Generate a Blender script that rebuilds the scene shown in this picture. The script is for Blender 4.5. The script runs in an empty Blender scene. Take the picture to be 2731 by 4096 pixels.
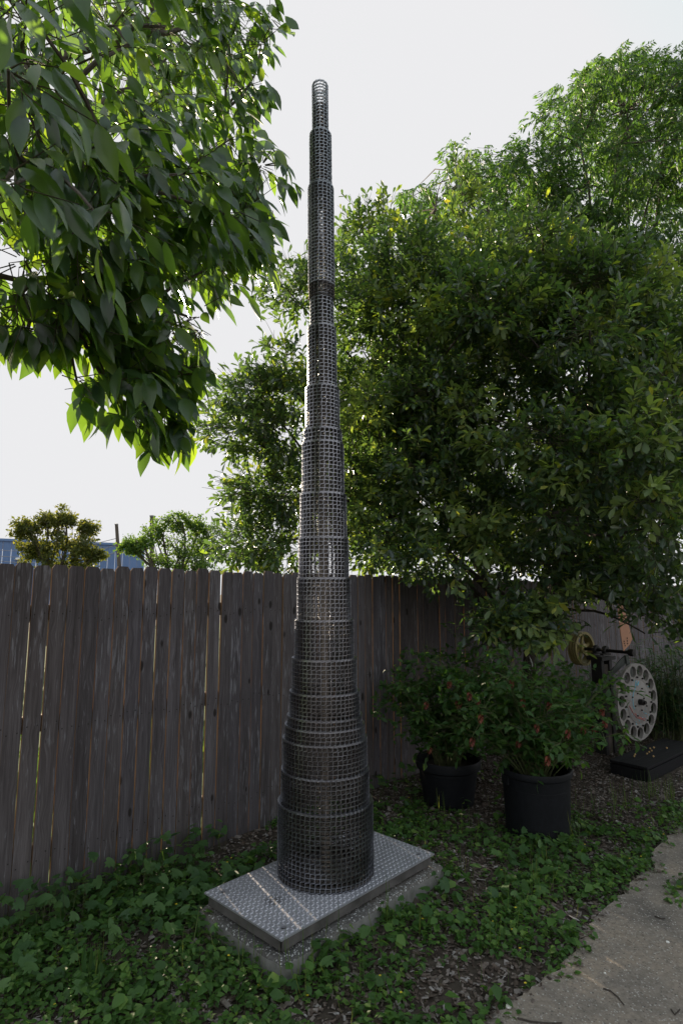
import bpy, bmesh, math, random
import numpy as np
from mathutils import Vector, Matrix

rng = np.random.default_rng(7)
random.seed(7)
R = math.radians
SC = bpy.context.scene
COL = SC.collection

# ------------------------------------------------------------------ camera, sky, sun, exposure
EYE, PITCH, FPX, IW, IH = 1.67, R(8.0), 2310.0, 2731.0, 4096.0
KD = IW / 1568.0
cam_d = bpy.data.cameras.new('camera')
cam_d.sensor_fit = 'VERTICAL'; cam_d.sensor_height = 36.0; cam_d.sensor_width = 24.0
cam_d.lens = FPX / IH * 36.0
cam_d.clip_start = 0.05; cam_d.clip_end = 2000
cam = bpy.data.objects.new('camera', cam_d); COL.objects.link(cam)
cam.location = (0, 0, EYE); cam.rotation_euler = (R(90) + PITCH, 0, 0)
SC.camera = cam

SUN_EL, SUN_AZ = R(19.0), R(-31.5)          # azimuth from +Y, positive towards +X
EXPOSURE = 1.75
world = bpy.data.worlds.new('World'); SC.world = world; world.use_nodes = True
nt = world.node_tree; nt.nodes.clear()
sky = nt.nodes.new('ShaderNodeTexSky'); sky.sky_type = 'NISHITA'; sky.sun_disc = False
sky.sun_elevation = SUN_EL; sky.sun_rotation = SUN_AZ
sky.air_density = 1.0; sky.dust_density = 3.0; sky.ozone_density = 1.0
SKY_STR = 0.14
CAP = 0.84 / (SKY_STR * 2 ** EXPOSURE)       # milky bright evening haze: one even ceiling over the whole dome
hz = nt.nodes.new('ShaderNodeMix'); hz.data_type = 'RGBA'; hz.inputs[0].default_value = 0.55
hz.inputs[7].default_value = (CAP * 1.18, CAP * 1.26, CAP * 1.45, 1)
mn = nt.nodes.new('ShaderNodeVectorMath'); mn.operation = 'MINIMUM'
mn.inputs[1].default_value = (CAP, CAP, CAP * 1.02)
bg = nt.nodes.new('ShaderNodeBackground'); bg.inputs[1].default_value = SKY_STR
wo = nt.nodes.new('ShaderNodeOutputWorld')
nt.links.new(sky.outputs[0], hz.inputs[6]); nt.links.new(hz.outputs[2], mn.inputs[0])
nt.links.new(mn.outputs[0], bg.inputs[0]); nt.links.new(bg.outputs[0], wo.inputs[0])
sun_d = bpy.data.lights.new('sun', 'SUN'); sun_d.energy = 3.2; sun_d.angle = R(0.53); sun_d.color = (1.0, 0.83, 0.6)
sun = bpy.data.objects.new('sun', sun_d); COL.objects.link(sun)
SUNV = Vector((math.sin(SUN_AZ) * math.cos(SUN_EL), math.cos(SUN_AZ) * math.cos(SUN_EL), math.sin(SUN_EL)))
sun.rotation_euler = SUNV.to_track_quat('Z', 'Y').to_euler()
vs = SC.view_settings
vs.view_transform = 'Standard'; vs.look = 'None'; vs.exposure = EXPOSURE; vs.gamma = 1.0; vs.use_curve_mapping = False
SC.cycles.use_denoising = True
SC.cycles.max_bounces = 8; SC.cycles.transmission_bounces = 6; SC.cycles.transparent_max_bounces = 6

# ------------------------------------------------------------------ pixel <-> place helpers
CP, SP = math.cos(PITCH), math.sin(PITCH)
def ray(x, y):                                # x, y on the 1568 x 2352 layout grid
    u = (x * KD - IW / 2) / FPX; v = (IH / 2 - y * KD) / FPX
    return Vector((u, CP - v * SP, SP + v * CP))
def at(x, y, Y):
    d = ray(x, y); t = Y / d.y
    return Vector((d.x * t, Y, EYE + d.z * t))
def onz(x, y, z=0.0):
    d = ray(x, y); t = (z - EYE) / d.z
    return Vector((d.x * t, d.y * t, z))
def proj(P):
    P = np.asarray(P, float); x, y, z = P[..., 0], P[..., 1], P[..., 2] - EYE
    dep = CP * y + SP * z; up = -SP * y + CP * z
    dep = np.where(dep < 0.05, 0.05, dep)
    return (IW / 2 + FPX * x / dep) / KD, (IH / 2 - FPX * up / dep) / KD, dep
def inpoly(x, y, poly):
    x = np.asarray(x); y = np.asarray(y); ins = np.zeros(x.shape, bool); n = len(poly); j = n - 1
    for i in range(n):
        xi, yi = poly[i]; xj, yj = poly[j]
        if yi != yj:
            c = ((yi > y) != (yj > y)) & (x < (xj - xi) * (y - yi) / (yj - yi) + xi)
            ins ^= c
        j = i
    return ins
def inpolyj(x, y, poly, amp=14.0):
    jx = amp * (np.sin(y / 9.0 + 1.7 * np.sin(x / 23.0)) * .6 + np.sin(y / 21.0 + x / 31.0) * .7)
    jy = amp * (np.sin(x / 8.0 + 1.3 * np.sin(y / 19.0)) * .6 + np.sin(x / 24.0 - y / 37.0) * .7)
    return inpoly(x + jx, y + jy, poly)
def hgt(x, y):                                # gentle relief of the bed
    return 0.012 * np.sin(x * 2.3 + 1.0) * np.sin(y * 1.9 + .4) + 0.007 * np.sin(x * 6.1 + y * 4.3) + 0.004 * np.sin(x * 13 - y * 11)

# ------------------------------------------------------------------ mesh helpers
def mesh_np(name, verts, tris, smooth=False, mats=(), mat_idx=None):
    me = bpy.data.meshes.new(name)
    verts = np.asarray(verts, np.float32).reshape(-1, 3); tris = np.asarray(tris, np.int32)
    k = tris.shape[1]
    me.vertices.add(len(verts)); me.vertices.foreach_set('co', verts.ravel())
    me.loops.add(tris.size); me.loops.foreach_set('vertex_index', tris.ravel())
    me.polygons.add(len(tris)); me.polygons.foreach_set('loop_start', np.arange(0, tris.size, k, dtype=np.int32))
    if mat_idx is not None: me.polygons.foreach_set('material_index', np.asarray(mat_idx, np.int32))
    me.polygons.foreach_set('use_smooth', np.full(len(tris), smooth, bool))
    for m in mats: me.materials.append(m)
    me.update(calc_edges=True)
    return me
def link(name, data, parent=None):
    o = bpy.data.objects.new(name, data); COL.objects.link(o)
    if parent is not None: o.parent = parent
    return o
def tag(o, label=None, cat=None, group=None, kind=None):
    if label: o['label'] = label
    if cat: o['category'] = cat
    if group: o['group'] = group
    if kind: o['kind'] = kind
    return o
def empty(name, loc, label, cat, group=None, rz=0.0):
    o = link(name, None); o.location = loc; o.rotation_euler = (0, 0, rz); o.empty_display_size = 0.1
    return tag(o, label, cat, group)
class MB:
    """collects verts and faces; build() makes one mesh object"""
    def __init__(s): s.v = []; s.f = []; s.n = 0; s.mi = []
    def add(s, verts, faces, mi=0):
        s.v.extend([tuple(p) for p in verts]); s.f.extend([tuple(i + s.n for i in f) for f in faces]); s.mi.extend([mi] * len(faces)); s.n += len(verts)
    def box(s, c, size, M=None, mi=0):
        x, y, z = size[0] / 2, size[1] / 2, size[2] / 2; c = Vector(c)
        vs_ = [Vector((a * x, b * y, d * z)) for d in (-1, 1) for b in (-1, 1) for a in (-1, 1)]
        vs_ = [c + ((M @ p) if M is not None else p) for p in vs_]
        s.add(vs_, [(0, 2, 3, 1), (4, 5, 7, 6), (0, 1, 5, 4), (2, 6, 7, 3), (0, 4, 6, 2), (1, 3, 7, 5)], mi)
    def tube(s, pts, rad, n=6, caps=True, mi=0):
        pts = [Vector(p) for p in pts]
        rad = [rad] * len(pts) if isinstance(rad, (int, float)) else rad
        vs_ = []; prev = None
        for i, p in enumerate(pts):
            d = (pts[min(i + 1, len(pts) - 1)] - pts[max(i - 1, 0)]).normalized()
            if prev is None:
                a = d.orthogonal().normalized()
            else:
                a = (prev - d * prev.dot(d)); a = a.normalized() if a.length > 1e-6 else d.orthogonal().normalized()
            prev = a; b = d.cross(a)
            for k in range(n):
                t = 2 * math.pi * k / n
                vs_.append(p + (a * math.cos(t) + b * math.sin(t)) * rad[i])
        f = []
        for i in range(len(pts) - 1):
            for k in range(n):
                f.append((i * n + k, i * n + (k + 1) % n, (i + 1) * n + (k + 1) % n, (i + 1) * n + k))
        if caps:
            f.append(tuple(reversed(range(n)))); f.append(tuple(range((len(pts) - 1) * n, len(pts) * n)))
        s.add(vs_, f, mi)
    def lathe(s, prof, n=32, M=None, closed=False, mi=0):
        vs_ = []
        for r_, z_ in prof:
            for k in range(n):
                t = 2 * math.pi * k / n; p = Vector((r_ * math.cos(t), r_ * math.sin(t), z_))
                vs_.append(M @ p if M is not None else p)
        m = len(prof); f = []
        for i in range(m if closed else m - 1):
            j = (i + 1) % m
            for k in range(n):
                f.append((i * n + k, i * n + (k + 1) % n, j * n + (k + 1) % n, j * n + k))
        s.add(vs_, f, mi)
    def build(s, name, mat, parent=None, smooth=False, bevel=0.0):
        me = bpy.data.meshes.new(name); me.from_pydata(s.v, [], s.f)
        for m in (mat if isinstance(mat, (list, tuple)) else [mat]): me.materials.append(m)
        if any(s.mi): me.polygons.foreach_set('material_index', s.mi)
        bm = bmesh.new(); bm.from_mesh(me); bmesh.ops.recalc_face_normals(bm, faces=bm.faces); bm.to_mesh(me); bm.free()
        if smooth:
            me.polygons.foreach_set('use_smooth', [True] * len(me.polygons))
            me.set_sharp_from_angle(angle=R(40))
        o = link(name, me, parent)
        if bevel:
            b = o.modifiers.new('bevel', 'BEVEL'); b.width = bevel; b.segments = 2; b.limit_method = 'ANGLE'
        return o

# ------------------------------------------------------------------ materials
def newmat(name):
    m = bpy.data.materials.new(name); m.use_nodes = True
    t = m.node_tree; t.nodes.clear(); out = t.nodes.new('ShaderNodeOutputMaterial')
    return m, t, out
def N(t, kind, **kw):
    n = t.nodes.new(kind)
    for k, v in kw.items(): setattr(n, k, v)
    return n
def setin(n, **kw):
    for k, v in kw.items(): n.inputs[k.replace('_', ' ')].default_value = v
    return n
def ramp(t, src, stops):
    r_ = N(t, 'ShaderNodeValToRGB'); el = r_.color_ramp.elements
    while len(el) < len(stops): el.new(0.5)
    for e, (p, c) in zip(el, stops): e.position = p; e.color = (*c, 1) if len(c) == 3 else c
    t.links.new(src, r_.inputs[0]); return r_.outputs[0]
def coords(t, kind='Object', scale=(1, 1, 1), rnd=False):
    tc = N(t, 'ShaderNodeTexCoord'); mp = N(t, 'ShaderNodeMapping'); mp.inputs['Scale'].default_value = scale
    src = tc.outputs[kind]
    if rnd:
        oi = N(t, 'ShaderNodeObjectInfo'); mul = N(t, 'ShaderNodeVectorMath', operation='MULTIPLY_ADD')
        cb = N(t, 'ShaderNodeCombineXYZ')
        for k in range(3): t.links.new(oi.outputs['Random'], cb.inputs[k])
        t.links.new(cb.outputs[0], mul.inputs[0]); mul.inputs[1].default_value = (37.0, 91.0, 53.0)
        t.links.new(src, mul.inputs[2]); src = mul.outputs[0]
    t.links.new(src, mp.inputs['Vector']); return mp.outputs[0]
def noise(t, vec, scale, detail=4, rough=.6, dist=0.0):
    n = N(t, 'ShaderNodeTexNoise'); n.inputs['Scale'].default_value = scale; n.inputs['Detail'].default_value = detail
    n.inputs['Roughness'].default_value = rough; n.inputs['Distortion'].default_value = dist
    t.links.new(vec, n.inputs['Vector']); return n.outputs['Fac']
def mixc(t, fac, a, b, mode='MIX'):
    m = N(t, 'ShaderNodeMix', data_type='RGBA', blend_type=mode)
    for sock, val in ((m.inputs[0], fac), (m.inputs[6], a), (m.inputs[7], b)):
        if isinstance(val, (int, float)): sock.default_value = val
        elif isinstance(val, (tuple, list)): sock.default_value = (*val, 1) if len(val) == 3 else val
        else: t.links.new(val, sock)
    return m.outputs[2]
def math_(t, op, a, b=None):
    m = N(t, 'ShaderNodeMath', operation=op)
    for s_, v in ((m.inputs[0], a), (m.inputs[1], b)):
        if v is None: continue
        if isinstance(v, (int, float)): s_.default_value = v
        else: t.links.new(v, s_)
    return m.outputs[0]
def bump(t, h, strength=.3, dist=.01):
    b = N(t, 'ShaderNodeBump'); b.inputs['Strength'].default_value = strength; b.inputs['Distance'].default_value = dist
    t.links.new(h, b.inputs['Height']); return b.outputs[0]
def principled(t, out, color, rough=.6, metal=0.0, normal=None, spec=.5):
    p = N(t, 'ShaderNodeBsdfPrincipled')
    for s_, v in (('Base Color', color), ('Roughness', rough), ('Metallic', metal), ('Specular IOR Level', spec)):
        if isinstance(v, (int, float)): p.inputs[s_].default_value = v
        elif isinstance(v, tuple): p.inputs[s_].default_value = (*v, 1)
        else: t.links.new(v, p.inputs[s_])
    if normal is not None: t.links.new(normal, p.inputs['Normal'])
    t.links.new(p.outputs[0], out.inputs[0]); return p
def rnd_value(t):
    g = N(t, 'ShaderNodeNewGeometry'); oi = N(t, 'ShaderNodeObjectInfo')
    return math_(t, 'FRACT', math_(t, 'ADD', g.outputs['Random Per Island'], oi.outputs['Random']))
def leafmat(name, stops, trans, tfac=.4, rough=.42, spec=.5, fleck=None):
    m, t, out = newmat(name)
    rv = rnd_value(t); col = ramp(t, rv, stops)
    nz = noise(t, coords(t), 9.0, 3)
    col = mixc(t, .35, col, ramp(t, nz, [(.3, (.55, .55, .55)), (.7, (1.3, 1.3, 1.2))]), 'MULTIPLY')
    p = N(t, 'ShaderNodeBsdfPrincipled'); t.links.new(col, p.inputs['Base Color'])
    p.inputs['Roughness'].default_value = rough; p.inputs['Specular IOR Level'].default_value = spec
    tr = N(t, 'ShaderNodeBsdfTranslucent')
    t.links.new(mixc(t, 1.0, col, trans, 'MULTIPLY'), tr.inputs[0])
    mx = N(t, 'ShaderNodeMixShader'); mx.inputs[0].default_value = tfac
    t.links.new(p.outputs[0], mx.inputs[1]); t.links.new(tr.outputs[0], mx.inputs[2])
    t.links.new(mx.outputs[0], out.inputs[0]); return m
def plain(name, col, rough=.6, metal=0.0, var=.25, scale=12.0, bumpk=.15, rnd=True, spec=.5):
    m, t, out = newmat(name); v = coords(t, rnd=rnd)
    nz = noise(t, v, scale, 6, .65)
    c = mixc(t, 1.0, col, ramp(t, nz, [(.25, (1 - var,) * 3), (.75, (1 + var,) * 3)]), 'MULTIPLY')
    nb = bump(t, noise(t, v, scale * 4, 4), bumpk, .004)
    rr = N(t, 'ShaderNodeMapRange'); rr.inputs[3].default_value = max(.05, rough - .12); rr.inputs[4].default_value = min(1, rough + .12)
    t.links.new(nz, rr.inputs[0])
    principled(t, out, c, rr.outputs[0], metal, nb, spec); return m

def wood_fence_mat():
    m, t, out = newmat('weathered_cedar')
    tc = coords(t, 'Object', (1, 1, 1), rnd=True)
    # knots
    kv = N(t, 'ShaderNodeMapping'); kv.inputs['Scale'].default_value = (11.0, 0.01, 5.0); t.links.new(tc, kv.inputs[0])
    vo = N(t, 'ShaderNodeTexVoronoi'); vo.inputs['Scale'].default_value = 1.0; vo.inputs['Randomness'].default_value = 1.0
    t.links.new(kv.outputs[0], vo.inputs['Vector'])
    sepc = N(t, 'ShaderNodeSeparateColor'); t.links.new(vo.outputs['Color'], sepc.inputs[0])
    size = math_(t, 'MULTIPLY', math_(t, 'MAXIMUM', math_(t, 'SUBTRACT', sepc.outputs[0], .28), 0.0), .28)
    kn = N(t, 'ShaderNodeMapRange', interpolation_type='SMOOTHSTEP')
    t.links.new(math_(t, 'SUBTRACT', vo.outputs['Distance'], size), kn.inputs[0])
    kn.inputs[1].default_value = -.05; kn.inputs[2].default_value = .03; kn.inputs[3].default_value = 1; kn.inputs[4].default_value = 0
    ring = N(t, 'ShaderNodeMapRange', interpolation_type='SMOOTHSTEP'); t.links.new(vo.outputs['Distance'], ring.inputs[0])
    ring.inputs[1].default_value = 0; ring.inputs[2].default_value = .55; ring.inputs[3].default_value = 1; ring.inputs[4].default_value = 0
    # grain, bent round the knots
    off = N(t, 'ShaderNodeCombineXYZ'); t.links.new(math_(t, 'MULTIPLY', ring.outputs[0], .018), off.inputs[0])
    ad = N(t, 'ShaderNodeVectorMath', operation='ADD'); t.links.new(tc, ad.inputs[0]); t.links.new(off.outputs[0], ad.inputs[1])
    g1 = N(t, 'ShaderNodeMapping'); g1.inputs['Scale'].default_value = (150, 30, 3.0); t.links.new(ad.outputs[0], g1.inputs[0])
    grain = noise(t, g1.outputs[0], 1.0, 5, .7, .15)
    g2 = N(t, 'ShaderNodeMapping'); g2.inputs['Scale'].default_value = (24, 8, 1.1); t.links.new(ad.outputs[0], g2.inputs[0])
    streak = noise(t, g2.outputs[0], 1.0, 4, .6, .2)
    g3 = N(t, 'ShaderNodeMapping'); g3.inputs['Scale'].default_value = (75, 8, 7.0); t.links.new(tc, g3.inputs[0])
    flake = noise(t, g3.outputs[0], 1.0, 5, .6, .2)
    big = noise(t, tc, 1.3, 2, .5)
    oi = N(t, 'ShaderNodeObjectInfo')
    base = ramp(t, grain, [(.28, (.058, .053, .059)), (.5, (.108, .101, .110)), (.75, (.170, .162, .176))])
    base = mixc(t, .75, base, ramp(t, streak, [(.3, (.62, .58, .55)), (.7, (1.35, 1.33, 1.33))]), 'MULTIPLY')
    base = mixc(t, .8, base, ramp(t, oi.outputs['Random'], [(0, (.72, .70, .70)), (.35, (1.0, .95, .9)), (.7, (.85, .85, .9)), (1, (1.25, 1.22, 1.2))]), 'MULTIPLY')
    fl = N(t, 'ShaderNodeMapRange', interpolation_type='SMOOTHSTEP')
    t.links.new(math_(t, 'ADD', flake, math_(t, 'MULTIPLY', math_(t, 'SUBTRACT', big, .5), .5)), fl.inputs[0])
    fl.inputs[1].default_value = .57; fl.inputs[2].default_value = .70
    base = mixc(t, math_(t, 'MULTIPLY', fl.outputs[0], .6), base, (.27, .27, .30))
    base = mixc(t, math_(t, 'MULTIPLY', kn.outputs[0], .85), base, (.018, .014, .012))
    h = math_(t, 'ADD', math_(t, 'ADD', math_(t, 'MULTIPLY', grain, .6), math_(t, 'MULTIPLY', streak, .6)), math_(t, 'MULTIPLY', kn.outputs[0], -.5))
    principled(t, out, base, .82, 0, bump(t, h, .7, .004), .25); return m

M = {}
M['fence'] = wood_fence_mat()
M['fence_rail'] = plain('rail_wood', (.20, .14, .09), .85, 0, .35, 6)
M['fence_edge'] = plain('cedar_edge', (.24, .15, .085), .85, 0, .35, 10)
M['nail'] = plain('nail_steel', (.03, .026, .024), .7, .2)
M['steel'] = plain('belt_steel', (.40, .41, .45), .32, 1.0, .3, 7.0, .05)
M['steel_shaded'] = plain('belt_steel_shaded', (.15, .135, .125), .5, .9, .4, 7.0, .05)  # same belt steel for inner turns, interior shade put into the colour
M['steel_pipe'] = plain('inner_pipe_steel', (.30, .26, .22), .5, .8, .4, 9)
M['soil'] = plain('soil', (.055, .044, .036), .95, 0, .5, 9, .9, False, .2)
M['lawn'] = plain('lawn', (.07, .11, .03), .95, 0, .5, 5, .9, False, .2)
M['bark'] = plain('bark', (.060, .050, .044), .9, 0, .5, 22, .8, False, .2)
M['bark2'] = plain('bark_grey', (.11, .092, .08), .9, 0, .5, 22, .8, False, .2)
M['twig'] = plain('twig_bark', (.09, .085, .05), .8, 0, .4, 20, .3, False, .3)
M['stem'] = plain('green_stem', (.075, .09, .035), .7, 0, .4, 20, .2, False, .3)
M['leaf_big'] = leafmat('leaf_big', [(0, (.026, .056, .030)), (.5, (.036, .074, .032)), (.85, (.055, .10, .036)), (1, (.09, .14, .036))], (5.8, 5.4, 1.0), .41, .27, .75)
M['leaf_oak'] = leafmat('leaf_oak', [(0, (.030, .054, .040)), (.55, (.045, .076, .048)), (.85, (.068, .102, .056)), (.97, (.09, .13, .04)), (1, (.16, .18, .04))], (4.0, 4.3, 1.1), .36, .25, .9)
M['leaf_young'] = leafmat('leaf_young', [(0, (.10, .155, .065)), (.6, (.145, .205, .085)), (.9, (.19, .25, .085)), (1, (.28, .28, .06))], (2.6, 2.5, .8), .42, .4, .5)
M['leaf_pist'] = leafmat('leaf_drooping', [(0, (.026, .062, .03)), (.6, (.042, .088, .036)), (1, (.075, .13, .045))], (4.2, 4.2, 1.2), .38, .40, .5)
M['leaf_far'] = leafmat('leaf_far', [(0, (.05, .065, .025)), (.6, (.075, .09, .03)), (1, (.12, .12, .04))], (3.2, 3.0, 1.2), .4, .6, .3)
M['leaf_far2'] = leafmat('leaf_far_fine', [(0, (.04, .075, .025)), (.6, (.06, .11, .035)), (1, (.11, .16, .04))], (3.2, 3.2, 1.2), .4, .6, .3)
M['leaf_shrub'] = leafmat('leaf_shrub', [(0, (.026, .065, .02)), (.6, (.04, .095, .026)), (1, (.07, .13, .035))], (3.4, 3.4, 1.0), .35, .5, .35)
M['bract'] = leafmat('bract_red', [(0, (.13, .035, .028)), (.6, (.19, .055, .04)), (1, (.26, .10, .06))], (1.6, 1.2, 1.0), .35, .6, .3)
M['leaf_herb'] = leafmat('leaf_herb', [(0, (.036, .085, .022)), (.5, (.058, .135, .030)), (.85, (.09, .18, .042)), (1, (.15, .24, .06))], (3.0, 2.8, .9), .35, .5, .35)
M['leaf_ivy'] = leafmat('leaf_ivy', [(0, (.040, .090, .034)), (.5, (.056, .125, .040)), (1, (.09, .17, .055))], (3.0, 3.0, 1.0), .33, .48, .4)
M['flower'] = plain('yellow_flower', (.75, .58, .03), .6, 0, .1)
M['grass'] = leafmat('grass_blade', [(0, (.045, .09, .028)), (.6, (.07, .13, .036)), (1, (.15, .18, .06))], (3.0, 2.8, 1.0), .4, .5, .3)
M['strap'] = leafmat('strap_leaf', [(0, (.022, .055, .03)), (.6, (.034, .078, .036)), (1, (.06, .11, .04))], (3.4, 3.4, 1.1), .35, .45, .4)
M['pot'] = plain('black_plastic_pot', (.008, .009, .012), .6, 0, .4, 30, .3, True, .22)
M['potting'] = plain('potting_mix', (.035, .026, .02), .95, 0, .5, 40, .8)
M['platform'] = plain('black_stained_wood', (.010, .010, .012), .75, 0, .4, 10, .4, True, .2)
M['cast'] = plain('pale_cast_metal', (.25, .235, .225), .62, .1, .25, 14, .3)
M['bolt'] = plain('dark_bolt', (.03, .028, .028), .5, .6)
M['pulley'] = plain('yellow_paint', (.27, .23, .085), .55, 0, .35, 15, .2)
M['post'] = plain('dark_iron', (.035, .034, .034), .6, .4, .5, 14, .4)
M['postwood'] = plain('old_timber', (.075, .06, .05), .85, 0, .5, 14, .7)
M['copper'] = plain('copper_sheet', (.60, .33, .22), .45, .35, .2, 8, .05)
M['armmetal'] = plain('arm_metal', (.075, .085, .08), .5, .3, .3, 10, .1)
M['paint_blue'] = plain('blue_paint_trace', (.16, .48, .62), .6, 0, .2)
M['paint_red'] = plain('red_paint_trace', (.42, .10, .08), .6, 0, .2)
M['bldg'] = plain('blue_sheet_metal', (.15, .25, .47), .5, .0, .08, .4, .02)
M['white'] = plain('white_paint', (.75, .75, .74), .6, 0, .1)
M['pane'] = plain('window_glass', (.05, .07, .09), .1, 0, .1)
M['pole'] = plain('pole_wood', (.11, .09, .075), .9, 0, .3)
M['wire'] = plain('cable', (.30, .30, .32), .6, 0, .1)
M['pebble'] = plain('white_pebble', (.7, .69, .66), .7, 0, .1)
M['seed'] = plain('tan_berry', (.38, .25, .10), .5, 0, .2)

def chip_mat():
    m, t, out = newmat('mulch_chip')
    rv = rnd_value(t)
    c = ramp(t, rv, [(0, (.040, .030, .026)), (.3, (.10, .075, .062)), (.6, (.145, .118, .105)), (.88, (.21, .185, .175)), (1, (.33, .31, .31))])
    nz = noise(t, coords(t, scale=(1, 1, 1)), 60, 3)
    c = mixc(t, .6, c, ramp(t, nz, [(.3, (.6, .6, .6)), (.7, (1.3, 1.3, 1.3))]), 'MULTIPLY')
    principled(t, out, c, .9, 0, None, .2); return m
M['chip'] = chip_mat()
def aggregate_mat(name, base, stone, dens, sc, dark=(.09, .085, .08)):
    m, t, out = newmat(name); v = coords(t)
    vo = N(t, 'ShaderNodeTexVoronoi'); vo.inputs['Scale'].default_value = sc; t.links.new(v, vo.inputs['Vector'])
    sp_ = N(t, 'ShaderNodeSeparateColor'); t.links.new(vo.outputs['Color'], sp_.inputs[0])
    isst = N(t, 'ShaderNodeMapRange', interpolation_type='SMOOTHSTEP'); t.links.new(vo.outputs['Distance'], isst.inputs[0])
    isst.inputs[1].default_value = .34; isst.inputs[2].default_value = .5; isst.inputs[3].default_value = 1; isst.inputs[4].default_value = 0
    stc = ramp(t, sp_.outputs[1], [(0, dark), (.35, (base[0] * .9, base[1] * .85, base[2] * .8)), (1, stone)])
    fac = math_(t, 'MULTIPLY', isst.outputs[0], math_(t, 'GREATER_THAN', sp_.outputs[0], 1 - dens))
    big = noise(t, v, 2.6, 5, .65); fine = noise(t, v, 55, 4, .7)
    bc = mixc(t, 1.0, base, ramp(t, big, [(.32, (.55, .56, .58)), (.5, (1.0, .98, .96)), (.68, (1.30, 1.20, 1.08))]), 'MULTIPLY')
    bc = mixc(t, .7, bc, ramp(t, fine, [(.3, (.6, .6, .6)), (.7, (1.35, 1.35, 1.35))]), 'MULTIPLY')
    c = mixc(t, fac, bc, stc)
    h = math_(t, 'ADD', math_(t, 'MULTIPLY', fac, .8), fine)
    principled(t, out, c, .88, 0, bump(t, h, .6, .004), .3); return m
M['pathm'] = aggregate_mat('path_concrete', (.215, .188, .165), (.44, .42, .40), .45, 110)
M['slab'] = aggregate_mat('slab_exposed_aggregate', (.13, .125, .125), (.60, .60, .61), .85, 92)
M['slab_side'] = plain('slab_side_concrete', (.22, .215, .21), .9, 0, .35, 16, .4, False, .3)
def plate_mat():
    m, t, out = newmat('tread_plate'); v = coords(t)
    nz = noise(t, v, 5, 6, .65); fine = noise(t, v, 60, 4)
    c = mixc(t, 1.0, (.50, .50, .56), ramp(t, nz, [(.3, (.74, .74, .75)), (.7, (1.1, 1.1, 1.1))]), 'MULTIPLY')
    # dark round oil stain of its own
    tc = N(t, 'ShaderNodeTexCoord'); d = N(t, 'ShaderNodeVectorMath', operation='DISTANCE'); t.links.new(tc.outputs['Object'], d.inputs[0])
    d.inputs[1].default_value = (-.40, -.02, 0)
    st = N(t, 'ShaderNodeMapRange', interpolation_type='SMOOTHSTEP'); t.links.new(math_(t, 'ADD', d.outputs['Value'], math_(t, 'MULTIPLY', noise(t, v, 14, 4), .06)), st.inputs[0])
    st.inputs[1].default_value = .045; st.inputs[2].default_value = .10; st.inputs[3].default_value = .55; st.inputs[4].default_value = 0
    c = mixc(t, st.outputs[0], c, (.05, .048, .048))
    principled(t, out, c, .42, .6, bump(t, fine, .15, .002), .5); return m
M['plate'] = plate_mat()

# ------------------------------------------------------------------ leaf templates (x across, y along, z up)
def leaf_tpl(L, W, shape, fold=.25, curl=.15):
    """shape: list of (fraction along, half-width fraction); ends are points"""
    v = [(0, 0, 0)]; ns = len(shape)
    for f_, w in shape:
        z = -curl * L * (f_ ** 2); hw = w * W / 2
        v += [(0, f_ * L, z), (-hw, f_ * L, z + fold * hw), (hw, f_ * L, z + fold * hw)]
    v.append((0, L, -curl * L)); tip = len(v) - 1
    t = [(0, 1, 2), (0, 3, 1)]
    for i in range(ns - 1):
        a, b = 1 + 3 * i, 4 + 3 * i
        t += [(a, b, b + 1), (a, b + 1, a + 1), (a, a + 2, b + 2), (a, b + 2, b)]
    a = 1 + 3 * (ns - 1)
    t += [(a, tip, a + 1), (a, a + 2, tip)]
    return np.array(v, float), np.array(t, int)
def unit(a):
    return a / np.maximum(np.linalg.norm(a, axis=-1, keepdims=True), 1e-9)
def leaf_frames(axis, nrm):
    axis = unit(axis); side = unit(np.cross(axis, nrm)); n = np.cross(side, axis)
    return side, axis, n
def leaves_mesh(name, tpl, pos, axis, nrm, scale, mat):
    tv, tt = tpl; side, ax, n = leaf_frames(axis, nrm)
    B = np.stack([side, ax, n], 1)                              # (N,3rows,3)
    V = pos[:, None, :] + scale[:, None, None] * np.einsum('vk,nkj->nvj', tv, B)
    T = tt[None] + (np.arange(len(pos)) * len(tv))[:, None, None]
    return mesh_np(name, V.reshape(-1, 3), T.reshape(-1, 3), True, [mat])
def leaf_objects(name, tpl, pos, axis, nrm, scale, mat, parent):
    me = mesh_np(name, tpl[0], tpl[1], True, [mat])
    side, ax, n = leaf_frames(axis, nrm); inv = parent.matrix_basis.inverted()
    for p, a, b, c, s_ in zip(pos, side, ax, n, scale):
        o = link(name, me, parent)
        m4 = Matrix(((a[0] * s_, b[0] * s_, c[0] * s_, p[0]), (a[1] * s_, b[1] * s_, c[1] * s_, p[1]), (a[2] * s_, b[2] * s_, c[2] * s_, p[2]), (0, 0, 0, 1)))
        o.matrix_basis = inv @ m4
def split_leaves(tree, tpl, pos, axis, nrm, scale, mat, nparts=300, part='leaf', rest='foliage', occl=None):
    """the leaves that show largest become parts of their own, the rest one mass"""
    x, y, d = proj(pos); size = scale / d
    vis = (x > 5) & (x < 1563) & (y > 5) & (y < 2347)
    if occl is not None: vis &= ~occl(x, y, d)
    order = np.argsort(-np.where(vis, size, 0))[:nparts]
    sel = np.zeros(len(pos), bool); sel[order] = True
    leaf_objects(part, tpl, pos[sel], axis[sel], nrm[sel], scale[sel], mat, tree)
    k = ~sel
    o = link(rest, leaves_mesh(rest, tpl, pos[k], axis[k], nrm[k], scale[k], mat), tree)
    o.matrix_basis = tree.matrix_basis.inverted(); tag(o, kind='stuff')
    return o
def world_child(o, parent):
    o.parent = parent; o.matrix_basis = parent.matrix_basis.inverted(); return o
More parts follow.
